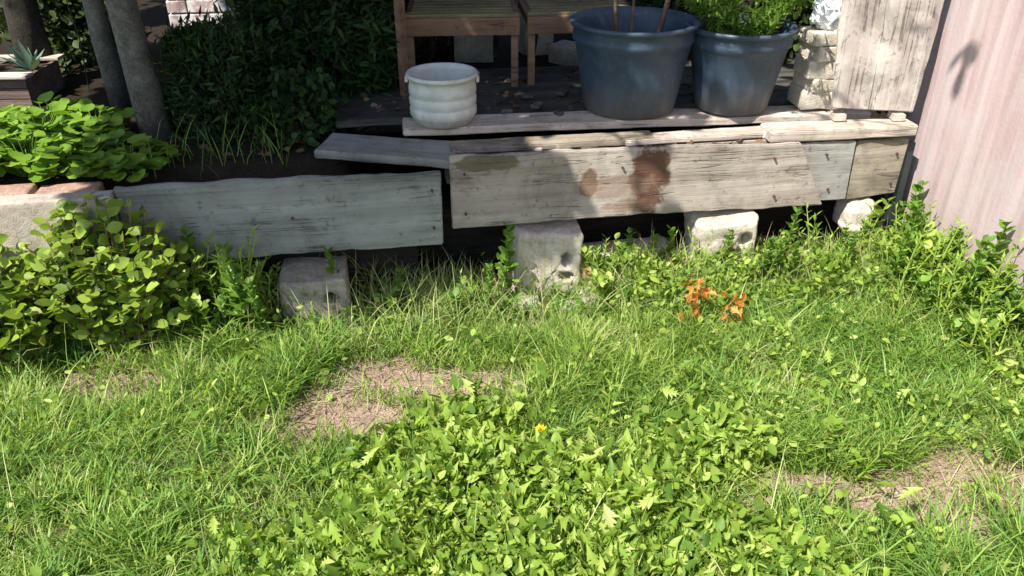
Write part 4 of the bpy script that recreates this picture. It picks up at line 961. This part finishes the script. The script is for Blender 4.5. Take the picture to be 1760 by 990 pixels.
dand = [dandelion(16, (0.08, 0.13), m_weed, 1), dandelion(15, (0.05, 0.09), m_weed, 2), dandelion(18, (0.07, 0.12), m_weed, 3), dandelion(14, (0.05, 0.085), m_clo, 4)]
used = set()
def put(protos, k, x, y, label, cat, group, sc=1.0, z=None):
    o = protos[k % len(protos)]
    if id(o) in used or o.name in used: o = copy_tree(o)
    else: used.add(o.name)
    o.location = (x, y, float(gz(x, y)) if z is None else z); o.rotation_euler = (random.uniform(-0.1, 0.1), random.uniform(-0.1, 0.1), random.uniform(0, 6.28)); o.scale = (sc,)*3
    for kk in ('label', 'category', 'group'):
        if kk in o: del o[kk]
    tag(o, label, cat, group); return o
rr = random.Random(5); c_ = 0
while c_ < 95:
    x_ = rr.uniform(-0.55, 0.8); y_ = rr.uniform(1.15, 1.98)
    if float(weedy(np.array(x_), np.array(y_))) < 0.5 or float(bare(np.array(x_), np.array(y_))) > 0.3: continue
    put(dand, c_, x_, y_, 'broad leaved weed rosette in the weed patch in the foreground', 'weed', 'broad leaved weeds in the foreground patch', rr.uniform(0.7, 1.1)); c_ += 1
for k in range(40):
    x_ = rr.uniform(0.3, 1.6); y_ = rr.uniform(1.4, 2.55)
    put(dand, k, x_, y_, 'small broad leaved weed rosette in the lawn on the right', 'weed', 'broad leaved weeds in the right lawn', rr.uniform(0.3, 0.5))
tall = [up_weed(0.22, 16, (0.035, 0.06), m_weed, seed=1, stems=2), up_weed(0.28, 20, (0.03, 0.05), m_weed, 'narrow', 2, stems=3), up_weed(0.18, 14, (0.03, 0.055), m_clo, seed=3, stems=3), up_weed(0.32, 24, (0.03, 0.05), m_clo, seed=4, stems=2)]
k = 0
while k < 130:
    s_ = rr.uniform(0.35, 1.58); q_ = -abs(rr.gauss(0.06, 0.15)) - 0.02
    if s_ > 1.2: q_ = -rr.uniform(0.0, 0.7)
    p = T(s_, q_); 
    put(tall, k, p.x, p.y, 'leafy upright weed in the strip below the boards towards the pink wall', 'weed', 'upright weeds below the boards and the pink wall', rr.uniform(0.55, 1.0)); k += 1
k = 0
while k < 40:
    s_ = rr.choice((rr.uniform(-0.70, -0.15), rr.uniform(-1.2, -1.0), rr.uniform(0.16, 0.35))); p = T(s_, -rr.uniform(0.02, 0.2))
    put(tall, k, p.x, p.y, 'leafy upright weed in the shade below the long grey board', 'weed', 'upright weeds below the long grey board', rr.uniform(0.6, 1.1)); k += 1
spike = [up_weed(0.19, 26, (0.05, 0.075), m_weed, 'narrow', 11, 'spiky_weed'), up_weed(0.16, 22, (0.045, 0.06), m_weed, 'ovate', 12, 'spiky_weed')]
for k, (x_, y_, lab) in enumerate(((0.27, 1.83, 'tall pale green spike of a weed behind the yellow flower'), (0.55, 1.77, 'tall broad leaved weed right of the pale spike'), (0.92, 1.62, 'leaning fern like weed near the bare patch on the right'), (0.86, 1.72, 'second fern like weed just behind the leaning one'))):
    o = put(spike, k, x_, y_, lab, 'weed', None, 1.0)
    if k == 2: o.rotation_euler = (0.1, 0.6, 0.3)
for k, (s_, q_, sc_) in enumerate(((1.50, -0.10, 1.3), (1.46, -0.45, 1.5), (1.50, -0.62, 1.3), (1.40, -0.18, 1.2), (1.05, -0.05, 1.3), (0.93, -0.03, 1.2), (1.47, -0.3, 1.1))):
    p = T(s_, q_); put(tall, k*2+1, p.x, p.y, 'tallest kind of thin weed reaching up before the pink wall and the board ends', 'weed', 'tall thin weeds before the pink wall and board ends', sc_)
for k in range(64):
    q_ = -rr.uniform(-0.05, 0.95); p = T(1.49-rr.random()**2*0.30, q_)
    put(tall, k, p.x, p.y, 'leafy weed crowding the foot of the pink wall', 'weed', 'weeds crowding the foot of the pink wall', rr.uniform(0.7, 1.5))
for k in range(34):
    s_ = rr.uniform(-1.28, -1.0) if k % 3 else rr.uniform(-1.35, -1.05); p = T(s_, -rr.uniform(0.03, 0.25))
    put(tall, k, p.x, p.y, 'dark leafy weed in the tangle between the bush and the left concrete block', 'weed', 'weeds between the bush and the left block', rr.uniform(0.8, 1.5))
put(tall, 3, -0.62, 2.47, 'single leafy weed standing before the middle of the long grey board', 'weed', None, 1.1)
put(tall, 3, *T(-0.18, -0.06)[:2], 'tall weed growing up across the left end of the stained board', 'weed', None, 1.35)

# dandelion flower
fx, fy = 0.075, 1.72
fl_ = empty('dandelion', (fx, fy, float(gz(fx, fy)))); tag(fl_, 'yellow dandelion flower above the weed patch', 'flower')
mb = MB(); mb.tube([(0,0,0), (0.005,0,0.06), (0.004,-0.004,0.115)], [0.003,0.0025,0.0025], 6); mb.build('stem', m_weed, fl_)
na = 60; a = RNG.uniform(0, 6.28, na); el = RNG.uniform(0.15, 1.3, na); D = np.stack([np.cos(a)*np.cos(el), np.sin(a)*np.cos(el), np.sin(el)], 1)
link('flower_head', leaves('flower_head', np.tile([[0.004,-0.004,0.115]], (na,1)), D, rdir(na, 1), RNG.uniform(0.014,0.022,na), 'narrow', 1.2), leafmat('yellow_petals', [(0,(0.75,0.55,0.02)),(1,(0.85,0.72,0.04))], 5, trans=0.2), fl_)

# orange withered leaves
m_or = leafmat('orange_leaf', [(0,(0.42,0.15,0.04)),(0.6,(0.68,0.28,0.06)),(1,(0.72,0.42,0.17))], 12, trans=0.35, mixn=0.3)
def orange(x_, y_, n_, sp, hz, sz, label):
    r = empty('withered_leaves', (x_, y_, float(gz(x_, y_)))); tag(r, label, 'dead leaves')
    P = RNG.normal(size=(n_,3))*[sp*0.5, sp*0.35, 0]; P[:,2] = RNG.uniform(0.02, hz, n_)
    link('leaf', leaves('leaf', P, rdir(n_, 0.3), rdir(n_, 0.8), RNG.uniform(*sz, n_), 'lobed', 1.2), m_or, r)
    mb = MB(); mb.tube([(0,0,-0.01),(0.01,0,hz*0.6),(0,0.01,hz)], [0.002,0.002,0.001], 5); mb.build('stem', m_or, r)
orange(0.62, 2.33, 30, 0.03, 0.22, (0.035, 0.06), 'upright clump of orange withered leaves in the green lawn')
orange(0.76, 2.34, 30, 0.06, 0.17, (0.03, 0.05), 'low spread of orange withered leaves right of the upright clump')
orange(0.88, 2.25, 6, 0.02, 0.05, (0.02, 0.03), 'tiny tuft of orange withered leaves, rightmost of the orange ones')

# pink blossom by the planter
pb = empty('pink_flower', (-1.93, 3.62, 0.49)); tag(pb, 'single pink blossom on a thin stem before the dark shrubs at the left', 'flower')
mb = MB(); mb.tube([(0,0,0),(0.02,0,0.25),(0,0,0.46)], [0.003,0.003,0.002], 5); mb.build('stem', m_ever, pb)
D = rdir(22, 0.5); link('flower_head', leaves('flower_head', np.tile([[0,0,0.46]],(22,1)), D, rdir(22,1), RNG.uniform(0.025,0.035,22), 'round'), leafmat('pink_petals', [(0,(0.6,0.2,0.28)),(1,(0.8,0.42,0.48))], 5, trans=0.2), pb)
